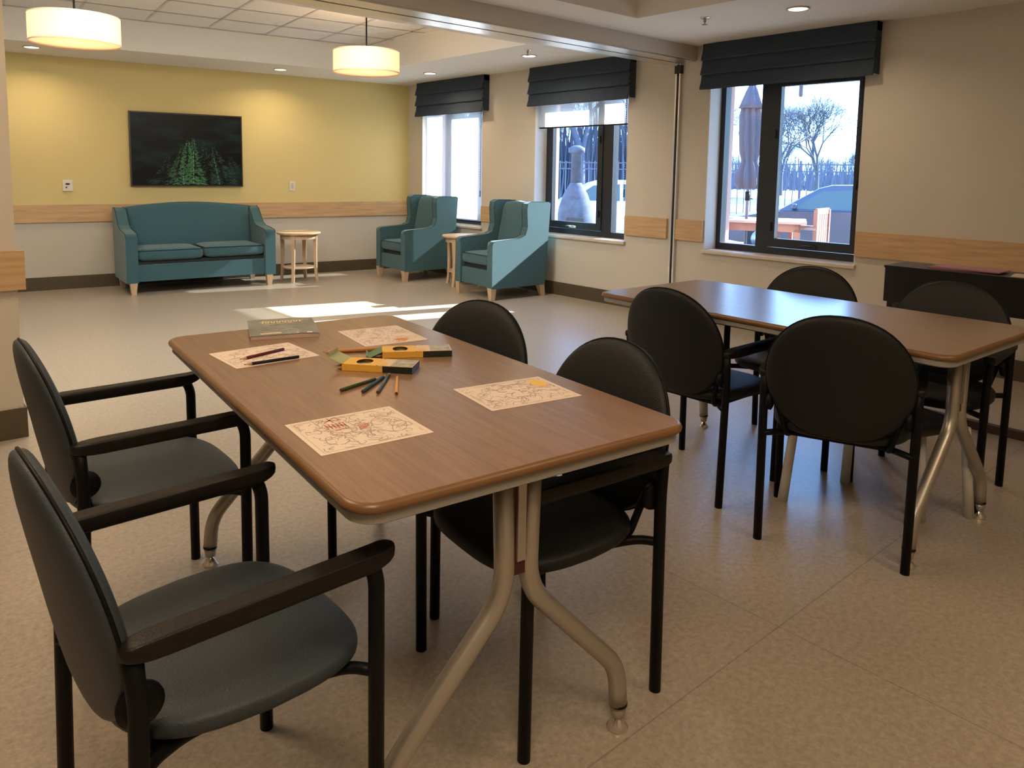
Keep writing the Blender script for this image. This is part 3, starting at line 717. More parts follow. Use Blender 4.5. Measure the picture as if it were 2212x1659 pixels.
# ------------------------------------------------------------------ wing chairs
def wing_chair(label, loc, rz):
    t = thing('wing_chair', label, 'armchair', loc, rz, 'teal wing-back armchairs by the windows')
    for sx in (-1, 1):
        taper_leg(t, sx*.285, -.325, 0, .125); taper_leg(t, sx*.285, .29, 0, .125, ly=.035)
    side = [(.325, .12), (.385, .955), (.36, .97), (.13, .975), (.085, .955), (.075, .90), (.085, .72), (.06, .64), (.0, .612), (-.31, .592), (-.345, .578), (-.352, .55), (-.352, .12)]
    for s in (-1, 1):
        bm = new(); a, b = s*.325, s*.235
        prism(bm, side, min(a, b), max(a, b), 'x'); bevel(bm, .013, 3)
        for f in bm.faces: f.smooth = f.calc_area() < .004
        sd = obj('side_wing', bm, M_teal, t)
        bm = new()
        for q in (.237, .323): tube(bm, [Vector((s*q, p[0], p[1])) for p in side[1:-1]], .0028, 6)
        obj('piping', bm, M_piping, sd)
    bm = new()
    prism(bm, [(.24, .13), (.29, .965), (.38, .965), (.325, .13)], -.245, .245, 'x'); bevel(bm, .012, 2); obj('back_frame', bm, M_teal, t)
    bm = new(); out = []
    oo = [(-.23, .42), (-.23, .90), (-.20, .955), (.0, .975), (.20, .955), (.23, .90), (.23, .42)]
    for (a, b) in zip(oo, oo[1:]+oo[:1]):
        for q in range(4): out.append((a[0]+(b[0]-a[0])*q/4, a[1]+(b[1]-a[1])*q/4))
    pillow(bm, out, lambda u, v, q: (u, .125+(v-.42)*.20-q, v), .055, p=4, hb=.06); obj('back_cushion', bm, M_teal, t)
    bm = new(); box(bm, -.237, .237, -.335, .26, .13, .29); bevel(bm, .01, 2); obj('base', bm, M_teal, t)
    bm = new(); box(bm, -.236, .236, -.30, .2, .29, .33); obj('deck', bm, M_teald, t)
    bm = new(); pillow(bm, rrect(-.232, .232, -.345, .12, .035), lambda u, v, q: (u, v, .392+q), .066, p=4.5); cu = obj('seat_cushion', bm, M_teal, t)
    bm = new(); P = [Vector((u, v, .44)) for u, v in rrect(-.231, .231, -.343, .11, .035)]; P.append(P[0]); tube(bm, P, .004, 6); obj('piping', bm, M_piping, cu)
    return t
wc = wing_chair('teal wing-back armchair in full sun before the middle window', (-.47, -2.42, 0), R(266))
dup(wc, (-.46, -.84, 0), R(268), 'teal wing-back armchair in the corner before the far window', 'teal wing-back armchairs by the windows')

# ------------------------------------------------------------------ side tables
def side_table(label, loc, rz):
    t = thing('side_table', label, 'side table', loc, rz, 'round maple side tables')
    bm = new(); lathe(bm, [(.238, .536), (.245, .542), (.245, .556), (.240, .561)], n=40); obj('tabletop', bm, M_maple_y, t)
    bm = new(); lathe(bm, [(.205, .485), (.205, .5355), (.188, .5355), (.188, .485)], n=40, cap=False); loft(bm, [[(.205*math.cos(a*PI/20), .205*math.sin(a*PI/20), .485) for a in range(40)], [(.188*math.cos(a*PI/20), .188*math.sin(a*PI/20), .485) for a in range(40)]], cap=False)
    obj('apron', bm, M_maple_y, t)
    for q in range(4):
        a = q*PI/2; ca, sa = math.cos(a), math.sin(a)
        bm = new(); rings = []
        for z, r, w, d in ((0, .212, .015, .013), (.10, .196, .016, .014), (.3, .190, .018, .016), (.50, .193, .024, .017), (.536, .195, .026, .017)):
            rings.append([((r+i*d)*ca-(j*w)*sa, (r+i*d)*sa+(j*w)*ca, z) for i, j in ((-1, -1), (1, -1), (1, 1), (-1, 1))])
        loft(bm, rings, smooth=False); bevel(bm, .003, 1); obj('leg', bm, M_maple_y, t)
    bm = new(); lathe(bm, [(.180, .150), (.184, .153), (.184, .162), (.180, .165)], n=36); obj('shelf', bm, M_maple_y, t)
    return t
st = side_table('round maple side table right of the teal sofa', (-1.72, -.335, 0), R(70-45+20))
dup(st, (-.37, -1.66, 0), R(20), 'round maple side table between the two wing armchairs', 'round maple side tables')

# ------------------------------------------------------------------ things on the near table
TZ = .7372
M_paper = mat('coloring_paper', (.80, .66, .56), .75)
M_ink = mat('grey_ink', (.46, .37, .30), .8); M_red = mat('red_crayon', (.50, .16, .13), .8); M_yel = mat('yellow_crayon', (.85, .55, .14), .8)
M_ora = mat('orange_crayon', (.72, .26, .12), .8); M_pur = mat('purple_crayon', (.36, .28, .36), .8)
def ribbon(bm, pts, w, z, mi):
    n = len(pts)
    L_, R_ = [], []
    for i in range(n):
        a = Vector(pts[max(0, i-1)]); b = Vector(pts[min(n-1, i+1)]); d = (b-a)
        if d.length < 1e-9: d = Vector((1, 0))
        d.normalize(); nn = Vector((-d.y, d.x))*w/2; p = Vector(pts[i])
        L_.append(bm.verts.new((p.x+nn.x, p.y+nn.y, z))); R_.append(bm.verts.new((p.x-nn.x, p.y-nn.y, z)))
    for i in range(n-1):
        f = bm.faces.new((L_[i], L_[i+1], R_[i+1], R_[i])); f.material_index = mi
def sheet(corners, label, seed, extra=None, z=TZ):
    """corners tl,tr,br,bl in the world; local x along tl->tr"""
    tl, tr, br, bl = [Vector(c) for c in corners]
    u = ((tr-tl)+(br-bl)).normalized(); c = (tl+tr+br+bl)/4; w = ((tr-tl).length+(br-bl).length)/4; h = ((tl-bl).length+(tr-br).length)/4
    rz = math.atan2(u.y, u.x); rn = random.Random(seed)
    bm = new(); box(bm, -w, w, -h, h, 0, .0006)
    zz = .0008; s = .010
    ribbon(bm, [(-w+s, -h+s), (w-s, -h+s), (w-s, h-s), (-w+s, h-s), (-w+s, -h+s)], .0012, zz, 1)
    def curly(x, y, r, mi, wd, n=10):
        a = rn.random()*6.28; pts = []
        for k_ in range(n):
            a += rn.uniform(-.2, .9); x += math.cos(a)*r; y += math.sin(a)*r
            pts.append((max(-w+s*1.4, min(w-s*1.4, x)), max(-h+s*1.4, min(h-s*1.4, y))))
        ribbon(bm, pts, wd, zz+rn.random()*.0001, mi)
    for q in range(150):
        curly(rn.uniform(-w, w)*.86, rn.uniform(-h, h)*.86, rn.uniform(.003, .008), 1, rn.uniform(.0010, .0028), rn.randint(4, 10))
    if extra: extra(bm, w, h, zz+.0002, rn)
    o = obj('coloring_sheet', bm, [M_paper, M_ink, M_red, M_yel, M_ora, M_pur], loc=(c.x, c.y, z), rotz=rz)
    return tag(o, label, 'paper', 'coloring sheets on the near table')
def ex1(bm, w, h, z, rn):
    # red letter-like strokes inside a wavy balloon outline
    ribbon(bm, [(-.55*w, .98*h), (-.53*w, .5*h), (-.42*w, .05*h), (-.25*w, -.12*h), (-.02*w, -.02*h), (.0, .3*h), (-.04*w, .55*h), (.05*w, .75*h), (-.02*w, .93*h)], .0020, z, 1)
    for q in range(6):
        x = (-.44+q*.065)*w; ribbon(bm, [(x, .25*h), (x+.01*w, .55*h)], .0032, z, 2)
    for p in ([(-.45*w, .8*h), (-.10*w, .72*h)], [(-.40*w, .66*h), (-.14*w, .90*h)], [(-.28*w, .92*h), (-.24*w, .62*h)], [(-.14*w, .9*h), (-.08*w, .68*h)], [(-.38*w, .12*h), (-.12*w, .16*h)], [(-.42*w, .4*h), (-.10*w, .36*h)]): ribbon(bm, p, .0030, z, 2)
    for q in range(7): ribbon(bm, [(.02*w+q*.03*w, (-.1+.02*q)*h), (.08*w+q*.03*w, .22*h)], .0022, z, 2)
    ribbon(bm, [(.55*w+.28*w*math.cos(a*.35), -.05*h+.5*h*math.sin(a*.35)) for a in range(18)], .0016, z, 1)
def blob(bm, cx, cy, rx, ry, z, mi):
    f = bm.faces.new([bm.verts.new((cx+rx*math.cos(a*PI/12), cy+ry*math.sin(a*PI/12), z)) for a in range(24)]); f.material_index = mi
def ex2(bm, w, h, z, rn): blob(bm, .72*w, .45*h, .16*w, .32*h, z, 3); ribbon(bm, [(.3*w, -.1*h), (.5*w, .15*h), (.8*w, .0)], .0015, z, 1)
def ex3(bm, w, h, z, rn):
    for q in range(8): ribbon(bm, [(-.4*w+rn.random()*.2*w, rn.uniform(-.2, .3)*h), (-.25*w+rn.random()*.2*w, rn.uniform(-.2, .3)*h)], .0035, z, 5)
def ex4(bm, w, h, z, rn): blob(bm, .30*w, -.66*h, .2*w, .16*h, z, 4)
sheet([(-4.930, -6.863), (-4.687, -6.891), (-4.700, -7.093), (-4.940, -7.070)], 'coloring sheet with red lettering, nearest the front corner of the near table', 1, ex1)
sheet([(-4.490, -6.873), (-4.241, -6.916), (-4.272, -7.107), (-4.518, -7.062)], 'coloring sheet with a yellow sun, at the right side of the near table', 2, ex2)
s3 = sheet([(-4.833, -6.158), (-4.585, -6.153), (-4.582, -6.368), (-4.822, -6.361)], 'coloring sheet with two dark pencils on it, left side of the near table', 3, ex3)
sheet([(-4.392, -6.102), (-4.172, -6.135), (-4.215, -6.385), (-4.415, -6.35)], 'coloring sheet with an orange disc, at the far right of the near table', 4, ex4)
# coloring book
tl, tr, br, bl = [Vector(p) for p in ((-4.575, -5.808), (-4.372, -5.893), (-4.462, -6.140), (-4.665, -6.070))]
u = ((tr-tl)+(br-bl)).normalized(); c = (tl+tr+br+bl)/4
BK = thing('coloring_book', 'thick paperback with a grey-blue cover lying at the far end of the near table', 'book', (c.x, c.y, TZ), math.atan2(u.y, u.x))
bm = new(); pages = [(-.104, 0), (.104, 0), (.104, .012), (.05, .015), (-.02, .0135), (-.104, .012)]
prism(bm, pages, -.129, .129, 'y'); obj('pages', bm, mat('page_block', (.62, .50, .42), .8, noise=(60, .15, (1, 1, 30))), BK)
bm = new(); cov = [(-.108, .0122), (-.02, .0138), (.05, .0153), (.108, .0123), (.108, .0131), (.05, .0162), (-.02, .0147), (-.108, .0131)]
prism(bm, cov, -.132, .132, 'y'); rn = random.Random(9)
def cz(x):
    xs = [(-.108, .0131), (-.02, .0147), (.05, .0162), (.108, .0131)]
    for (a, za), (b, zb) in zip(xs, xs[1:]):
        if a <= x <= b: return za+(zb-za)*(x-a)/(b-a)
    return .0131
def cstroke(pts, w, mi):
    n = len(pts); Lv, Rvv = [], []
    for i in range(n):
        a = Vector(pts[max(0, i-1)]); b = Vector(pts[min(n-1, i+1)]); d = (b-a).normalized(); nn = Vector((-d.y, d.x))*w/2; p = Vector(pts[i])
        Lv.append(bm.verts.new((p.x+nn.x, p.y+nn.y, cz(p.x)+.0004))); Rvv.append(bm.verts.new((p.x-nn.x, p.y-nn.y, cz(p.x)+.0004)))
    for i in range(n-1):
        f = bm.faces.new((Lv[i], Lv[i+1], Rvv[i+1], Rvv[i])); f.material_index = mi
# brush-script title (upside down for the viewer) and two pale blocks
x = -.062
for q in range(7):
    cstroke([(x, .055), (x+.004, .085), (x+.012, .088), (x+.012, .058), (x+.020, .056)], .006, 1); x += .0185
cstroke([(-.07, .075), (-.055, .098), (-.04, .090)], .006, 1); cstroke([(.06, .07), (.075, .095), (.092, .09)], .005, 1)
cstroke([(-.055, .038), (.04, .042)], .006, 1)
cstroke([(-.075, -.108), (-.01, -.106)], .020, 1); cstroke([(.035, -.120), (.085, -.118)], .014, 2)
for q in range(16):
    x = rn.uniform(-.09, .07); y = rn.uniform(-.08, .03); cstroke([(x, y), (x+.012, y+rn.uniform(-.006, .006)), (x+.026, y)], .004, 3)
obj('cover', bm, [mat('book_cover', (.19, .20, .215), .22, noise=(7, .35, (1, 1, 1))), mat('cream_print', (.68, .56, .34), .4), mat('white_print', (.75, .70, .62), .4), mat('sage_print', (.25, .27, .22), .4)], BK, 'grey-blue cover with cream script lettering')

def pencil(a, b, col, label, z=None, r=.0042):
    """a = tip, b = blunt end"""
    A, B = Vector((*a, 0)), Vector((*b, 0)); L = (B-A).length; zz = (TZ+r) if z is None else z
    t = thing('colored_pencil', label, 'pencil', (a[0], a[1], zz), math.atan2(B.y-A.y, B.x-A.x), 'loose colored pencils on the near table')
    key = 'pencil_%d_%d_%d' % tuple(int(c*255) for c in col)
    bm = new(); tube(bm, [(.022, 0, 0), (L, 0, 0)], r, 6); bevel(bm, .0005, 1); obj('barrel', bm, mat(key, col, .45, spec=.25), t)
    bm = new(); tube(bm, [(.022, 0, 0), (.005, 0, 0)], [r, .0013], 10); obj('sharpened_wood', bm, mat('bare_wood', (.55, .34, .19), .6), t)
    bm = new(); tube(bm, [(.005, 0, 0), (0, 0, 0)], [.0013, .0004], 8); obj('lead', bm, mat(key, col, .3), t)
    bm = new(); tube(bm, [(L-.0005, 0, 0), (L+.0006, 0, 0)], r*.82, 10); obj('end_cap', bm, mat('pencil_end', (.12, .03, .02), .5), t)
    return t
pz = TZ+.0008+.0044
pencil((-4.790, -6.290), (-4.640, -6.247), (.12, .010, .016), 'dark red pencil lying across the coloring sheet', pz)
pencil((-4.803, -6.352), (-4.646, -6.358), (.012, .008, .014), 'black pencil along the near edge of the sheet, below the dark red one', pz)
pencil((-4.554, -6.340), (-4.393, -6.420), (.62, .24, .06), 'orange pencil, the farther of two side by side behind the pencil boxes')
pencil((-4.567, -6.350), (-4.402, -6.431), (.30, .13, .04), 'brown pencil touching the orange one, nearer the camera')
pencil((-4.575, -6.682), (-4.714, -6.722), (.035, .065, .02), 'dark green pencil, leftmost of the fan before the boxes')
pencil((-4.552, -6.672), (-4.678, -6.764), (.03, .085, .12), 'dark blue pencil, second from left in the fan before the boxes')
pencil((-4.534, -6.660), (-4.652, -6.790), (.10, .16, .18), 'grey-blue pencil, third from left in the fan before the boxes')
pencil((-4.533, -6.694), (-4.622, -6.826), (.72, .38, .12), 'light orange pencil, rightmost of the fan before the boxes')

def pencil_box(c, rz, L, Wd, label, flap_col, zz=TZ, flapup=True):
    """long axis local x, open end at -x"""
    t = thing('pencil_box', label, 'box', (c[0], c[1], zz), rz, 'open pencil boxes on the near table')
    h = .018
    yel = mat('box_yellow', (.80, .45, .06), .35); grn = mat('box_dark_green', (.012, .022, .014), .35); pale = mat('box_pale', (.72, .52, .34), .35); gry = mat('box_cover_grey', (.40, .38, .30), .4, noise=(60, .4, (1, 1, 1)))
    bm = new()
    x0, x1, y0, y1 = -L/2, L/2, -Wd/2, Wd/2; xm = .08*L
    # walls, floor, end: yellow half then green half
    for a, b, mi in ((x0, xm, 0), (xm, x1, 1)):
        box(bm, a, b, y0, y0+.0008, 0, h, mi); box(bm, a, b, y1-.0008, y1, 0, h, mi); box(bm, a, b, y0, y1, 0, .0008, mi)
    box(bm, x1-.0008, x1, y0, y1, 0, h, 1)
    # lid with an oval window cut near the open end
    N = 32; ox, rx, ry = x0+.052, .022, Wd*.36
    inner = [bm.verts.new((ox+rx*math.cos(2*PI*k/N), ry*math.sin(2*PI*k/N), h)) for k in range(N)]
    rx0, rx1 = x0, x0+.10
    outer = []
    for k in range(N):
        a = 2*PI*k/N; c_, s_ = math.cos(a), math.sin(a)
        sx = (rx1-ox)/c_ if c_ > 1e-6 else ((rx0-ox)/c_ if c_ < -1e-6 else 1e9); sy = (y1/abs(s_)) if abs(s_) > 1e-6 else 1e9
        s = min(sx, sy); outer.append(bm.verts.new((ox+c_*s, s_*s, h)))
    for k in range(N):
        f = bm.faces.new((inner[k], inner[(k+1) % N], outer[(k+1) % N], outer[k])); f.material_index = 0
    box(bm, rx1, x1, y0, y1, h-.0006, h, 2); box(bm, x1-.062, x1-.004, y0+.003, y1-.003, h, h+.0003, 3); box(bm, rx1+.004, x1-.075, y0+.004, -.004, h, h+.0003, 0)
    obj('carton', bm, [yel, grn, pale, gry], t)
    bm = new()
    M = Matrix.Translation((x0, 0, h)) @ Matrix.Rotation(R(-158 if flapup else -204), 4, 'Y')
    box(bm, 0, .040, y0+.002, y1-.002, -.0004, .0004, 0, M); box(bm, .040, .052, y0+.005, y1-.005, -.0004, .0004, 0, M @ Matrix.Translation((.040, 0, 0)) @ Matrix.Rotation(R(60), 4, 'Y') @ Matrix.Translation((-.040, 0, 0)))
    obj('flap', bm, mat('flap_%d' % int(flap_col[1]*999), flap_col, .4), t)
    cols = [(.50, .10, .06), (.60, .28, .08), (.10, .06, .04), (.55, .50, .45), (.08, .14, .10)]
    for i in range(5):
        y = y0+.010+i*(Wd-.020)/4; st_ = x0-.016+rn.uniform(-.012, .012)
        bm = new(); tube(bm, [(st_+.02, y, .0056), (x1-.01, y, .0056)], .0042, 6); tube(bm, [(st_+.02, y, .0056), (st_, y, .0056)], [.0042, .0007], 8, 1)
        obj('boxed_pencil', bm, [mat('bp_%d' % i, cols[i], .35), mat('bare_wood', (.55, .34, .19), .6)], t)
    return t
b1 = Vector((-4.595, -6.555)), Vector((-4.49, -6.462)); 
def place_box(tl, bl, br, tr, *a, **k):
    tl, bl, br, tr = [Vector(p) for p in (tl, bl, br, tr)]
    c = (tl+bl+br+tr)/4; u = ((br-bl)+(tr-tl)).normalized(); L = ((br-bl).length+(tr-tl).length)/2
    return pencil_box(c, math.atan2(u.y, u.x), min(L, .20), .078, *a, **k)
place_box((-4.560, -6.485), (-4.610, -6.560), (-4.492, -6.695), (-4.425, -6.645), 'yellow and green pencil box nearest the camera, flap raised', (.42, .45, .22))
place_box((-4.425, -6.425), (-4.455, -6.515), (-4.300, -6.610), (-4.235, -6.535), 'yellow and green pencil box behind, its green flap folded down', (.10, .20, .10), flapup=False)

# ------------------------------------------------------------------ outdoors
GZ = -.35
bm = new(); box(bm, .35, 7.2, -14, 16, -.45, -.04); struct(obj('ground_patio', bm, mat('patio_concrete', (.32, .31, .29), .8, noise=(12, .12, (1, 1, 1)))), 'pale concrete patio outside the windows')
bm = new(); box(bm, 7.2, 240, -120, 240, GZ-.2, GZ); struct(obj('ground_lawn', bm, mat('lawn', (.06, .10, .025), .9, noise=(.6, .4, (1, 1, 1)))), 'green lawn beyond the patio')
# strips that run across the view: drive, kerb, road, dry field
def strip(name, d0, d1, z, m_, label):
    D = Vector((.892, .452)); S = Vector((-.452, .892)); o = Vector((CAM[0], CAM[1])); bm = new()
    p = [o+D*d0-S*160, o+D*d1-S*160, o+D*d1+S*160, o+D*d0+S*160]
    loft(bm, [[(q.x, q.y, GZ-.1) for q in p], [(q.x, q.y, z) for q in p]], smooth=False); return struct(obj(name, bm, m_), label)
M_conc = mat('pale_road', (.17, .17, .18), .7, noise=(2, .1, (1, 1, 1)))
strip('ground_drive', 15.0, 24.5, GZ+.01, M_conc, 'pale driveway behind the parked cars')
strip('ground_kerb', 24.5, 24.9, GZ+.12, mat('kerb', (.4, .4, .39), .7), 'pale kerb')
strip('ground_road', 34, 44, GZ+.015, M_conc, 'pale road across the view')
strip('ground_field', 56, 150, GZ+.02, mat('dry_field', (.24, .21, .11), .9, noise=(.4, .2, (1, 1, 1))), 'dry straw-coloured field')
# fence
def fence(o0, o1, label, h=2.05, n=90):
    a, b = Vector(o0), Vector(o1); d = b-a; L = d.length
    t = thing('metal_fence', label, 'fence', (a.x, a.y, GZ), math.atan2(d.y, d.x))
    bm = new(); ox = 0
    for q in range(n+1):
        x = L*q/n; box(bm, x-.012, x+.012, -.012, .012, .05, h)
    obj('pickets', bm, mat('fence_black', (.07, .08, .11), .5), t)
    bm = new()
    for z in (.15, h-.3, h-.08): box(bm, 0, L, -.02, .02, z, z+.04)
    obj('rails', bm, mat('fence_black', (.07, .08, .11), .5), t)
    for q in range(0, 7):
        x = L*q/6; bm = new(); box(bm, x-.035, x+.035, -.035, .035, 0, h+.06); obj('post', bm, mat('fence_black', (.07, .08, .11), .5), t)
D = Vector((.892, .452)); S = Vector((-.452, .892)); o0 = Vector((CAM[0], CAM[1]))
p = o0+D*26; fence(p-S*6, p+S*13, 'black picket fence across the drive behind the parked cars')
# unseen canopy, added to keep direct sun out of the large window
t = thing('sun_block_canopy', 'added flat grey canopy, unseen, blocking sun to the large window', 'canopy', (1.9, -5.75, 2.72))
bm = new(); box(bm, -1.45, 1.55, -1.2, .92, 0, .06); bevel(bm, .008, 1); obj('sun_block_panel', bm, mat('grey_post', (.13, .16, .21), .5), t)
t = thing('bird_feeder', 'small grey bird feeder hanging against the sky at the top of the large window', 'bird feeder', (.93, -4.87, 1.98))
bm = new(); lathe(bm, [(.012, 0), (.018, .01), (.018, .11), (.022, .115), (.004, .15)], n=16); obj('seed_tube', bm, mat('feeder_grey', (.12, .16, .22), .4), t)
bm = new(); tube(bm, [(0, 0, .15), (0, 0, .745)], .002, 6); obj('cord', bm, M_chalk, t)
# grey post near the window
t = thing('patio_post', 'slim grey post with a bracket outside the right edge of the large window', 'post', (4.35, -4.12, -.04))
bm = new(); box(bm, -.035, .035, -.035, .035, 0, 1.52); bevel(bm, .006, 1); obj('pole', bm, mat('grey_post', (.13, .16, .21), .5), t)
bm = new(); box(bm, -.10, .10, -.01, .01, 1.38, 1.41); obj('bracket', bm, mat('grey_post', (.13, .16, .21), .5), t)
# patio umbrella (closed)
def ray_xy(px_dir, dist): return (CAM[0]+px_dir[0]*dist, CAM[1]+px_dir[1]*dist)
ux, uy = ray_xy((.8566, .516), 10.6)
t = thing('patio_umbrella', 'closed grey patio umbrella outside the left pane of the large window', 'umbrella', (ux, uy, -.04))
M_umb = mat('umbrella_cloth', (.07, .07, .09), .85)
bm = new(); tube(bm, [(0, 0, 0), (0, 0, 2.56)], .02, 12); obj('pole', bm, mat('umbrella_pole', (.10, .10, .13), .4), t)
def fold(prof, n=40, lob=8, amp=.30, seed=0):
    bm = new(); rings = []
    for r, z in prof:
        rings.append([(r*(1+amp*math.cos(lob*2*PI*k_/n+z*3))*math.cos(2*PI*k_/n), r*(1+amp*math.cos(lob*2*PI*k_/n+z*3))*math.sin(2*PI*k_/n), z) for k_ in range(n)])
    loft(bm, rings); return bm
obj('canopy', fold([(.10, 1.14), (.145, 1.20), (.150, 1.30), (.105, 1.44), (.085, 1.50), (.11, 1.62), (.125, 1.85), (.12, 2.1), (.09, 2.3), (.04, 2.46), (.02, 2.52)]), M_umb, t)
obj('vent_flap', fold([(.15, 2.19), (.125, 2.27), (.07, 2.42), (.025, 2.53)], amp=.15), M_umb, t)
bm = new(); lathe(bm, [(.022, 2.52), (.035, 2.55), (.03, 2.6), (.008, 2.62)], n=14); obj('finial', bm, M_chalk, t)
bm = new(); tube(bm, [(.0, 0, .98), (0, 0, 1.1)], .032, 12); tube(bm, [(0, 0, 1.03), (.09, -.02, 1.0)], .009, 8); obj('crank', bm, M_chalk, t)
bm = new(); lathe(bm, [(.24, 0), (.23, .05), (.05, .08), (.03, .16)], n=24); obj('base', bm, mat('umbrella_base', (.08, .08, .09), .6), t)
# patio table
M_cedar = mat('cedar_wood', (.30, .13, .085), .6, noise=(4, .2, (1, 8, 1)))
M_cedart = mat('cedar_top', (.40, .27, .21), .55, noise=(4, .15, (1, 8, 1)))
t = thing('patio_table', 'reddish wooden patio table around the closed umbrella', 'table', (ux-.04, uy+.21, -.04), R(-62))
bm = new()
for q in range(8): 
    y = -.44+q*.11
    for xa, xb in ((-.95, -.03), (.03, .95)) if q in (3, 4) else ((-.95, .95),): box(bm, xa, xb, y+.004, y+.106, .705, .735)
obj('tabletop', bm, M_cedart, t)
bm = new(); box(bm, -.88, .88, -.38, -.355, .60, .70); box(bm, -.88, .88, .355, .38, .60, .70); box(bm, -.88, -.855, -.38, .38, .60, .70); box(bm, .855, .88, -.38, .38, .60, .70); obj('apron', bm, M_cedar, t)
for sx in (-1, 1):
    for sy in (-1, 1):
        bm = new(); box(bm, sx*.84-.04, sx*.84+.04, sy*.34-.04, sy*.34+.04, 0, .70); bevel(bm, .004, 1); obj('leg', bm, M_cedar, t)
def patio_chair(label, loc, rz):
    t = thing('patio_chair', label, 'chair', loc, rz, 'reddish wooden patio chairs')
    bm = new()
    for q in range(5): box(bm, -.24, .24, -.25+q*.10, -.16+q*.10, .40, .42)
    obj('seat', bm, M_cedar, t)
    bm = new()
    for q in range(5): box(bm, -.22+q*.09, -.15+q*.09, .24, .26, .44, .84)
    box(bm, -.26, .26, .235, .265, .82, .90); obj('backrest', bm, M_cedar, t)
    for sx in (-1, 1):
        for sy, hh in ((-.23, .62), (.25, .88)):
            bm = new(); box(bm, sx*.26-.025, sx*.26+.025, sy-.025, sy+.025, 0, hh); obj('leg', bm, M_cedar, t)
        bm = new(); box(bm, sx*.26-.035, sx*.26+.035, -.28, .26, .62, .645); obj('armrest', bm, M_cedart, t)
    return t
pc = patio_chair('reddish wooden patio chair behind the right pane of the large window', (ux+.55, uy-.50, -.04), R(190))
dup(pc, (ux-.95, uy+.15, -.04), R(250), 'reddish wooden patio chair at the left end of the patio table')
# cars
def car(label, loc, rz, col, scale=1.0):
    """side-on, nose to -x"""
    t = thing('parked_car', label, 'car', loc, rz); L = 4.4*scale; hw = .84
    body = [(-2.2, .32), (-2.22, .55), (-2.12, .74), (-1.3, .90), (-1.05, .93), (2.05, .98), (2.18, .80), (2.2, .45), (2.1, .28), (1.75, .26), (-1.8, .26)]
    cab = [(-1.10, .92), (-.35, 1.38), (-.1, 1.45), (1.2, 1.47), (1.75, 1.38), (2.06, .97)]
    paint = mat('car_paint_' + col[0], col[1], .28, metal=.3, coat=.6)
    bm = new(); rings = []
    for y, s in ((-hw, .97), (-hw+.05, 1), (hw-.05, 1), (hw, .97)): rings.append([(x*scale*(s if abs(x) > 2 else 1), y, (z-.6)*s+.6) for x, z in body])
    loft(bm, rings, smooth=False); bevel(bm, .03, 2); obj('body', bm, paint, t)
    bm = new(); rings = []
    for y, s in ((-hw+.06, 0), (hw-.06, 0)):
        rings.append([(x*scale, y*(1 if z < 1 else .84), z) for x, z in cab])
    loft(bm, rings, smooth=False); bevel(bm, .03, 2); cb = obj('cabin', bm, paint, t)
    gl = mat('car_glass', (.06, .09, .085), .08, spec=.5)
    for s in (-1, 1):
        for q, poly in enumerate([[(-.82, .97), (-.28, 1.33), (.35, 1.37), (.35, .97)], [(.43, .97), (.43, 1.37), (1.25, 1.37), (1.45, .99)]]):
            bm = new(); pts = [(x*scale, s*((hw-.06)*(1-.16*(z-.92)/.5)+.012), z) for x, z in poly]
            pts2 = [(x, y-s*.03, z) for x, y, z in pts]; loft(bm, [pts, pts2], smooth=False); obj('side_window', bm, gl, t)
        for x in (-1.38, 1.38):
            bm = new(); lathe(bm, [(.20, -.10), (.33, -.09), (.34, 0), (.33, .09), (.20, .10)], n=28); 
            o = obj('wheel', bm, mat('tyre', (.015, .015, .016), .8), t); o.rotation_euler = (R(90), 0, 0); o.location = (x*scale, s*(hw-.08), .34)
            bm = new(); lathe(bm, [(.02, -.112), (.20, -.108), (.19, -.09), (.19, .09), (.20, .108), (.02, .112)], n=20); obj('hubcap', bm, mat('alloy', (.4, .42, .45), .3, metal=.8), o)
        bm = new(); pillow(bm, rrect(-.09, .09, -.06, .06, .04), lambda u, v, q: (-.78*scale+q, s*(hw+.09)+u*.9, 1.02+v), .05); obj('mirror', bm, paint, t)
    bm = new(); box(bm, -2.235*scale, -2.2*scale, -.7, -.45, .62, .72); box(bm, -2.235*scale, -2.2*scale, .45, .7, .62, .72); obj('headlights', bm, M_white, t)
    return t
nx, ny = o0.x+.918*17.0, o0.y+.397*17.0
car('dark blue parked car beyond the patio, seen through the large window', (nx-.25, ny+.45, GZ), math.atan2(-.902, .432), ('navy', (.035, .045, .075)))
nx, ny = o0.x+.762*18.0, o0.y+.648*18.0
car('white parked car beyond the patio, seen through the middle window', (nx+.5, ny+.9, GZ), math.atan2(-.762, .648)+.1, ('white', (.75, .76, .78)))
# outdoor fireplace (bell-shaped body and chimney) before the middle window
fx, fy = ray_xy((.7255, .688), 12.0)
t = thing('patio_fireplace', 'grey bell-shaped outdoor fireplace with a narrow chimney outside the middle window', 'fireplace', (fx, fy, -.04))
M_fp = mat('grey_stone', (.055, .07, .10), .85, noise=(9, .3, (1, 1, 1)))
bm = new(); lathe(bm, [(.36, .0), (.36, .12), (.31, .20), (.30, .50), (.26, .78), (.19, .98), (.12, 1.10), (.09, 1.16)], n=32); obj('firebox', bm, M_fp, t)
bm = new(); lathe(bm, [(.085, 1.15), (.08, 1.62), (.13, 1.63), (.13, 1.70), (.05, 1.74)], n=24); obj('chimney', bm, M_fp, t)
bm = new(); box(bm, -.32, -.26, -.13, .13, .30, .62); bevel(bm, .02, 2); o = obj('fire_opening', bm, M_dark, t); o.rotation_euler = (0, 0, R(43))
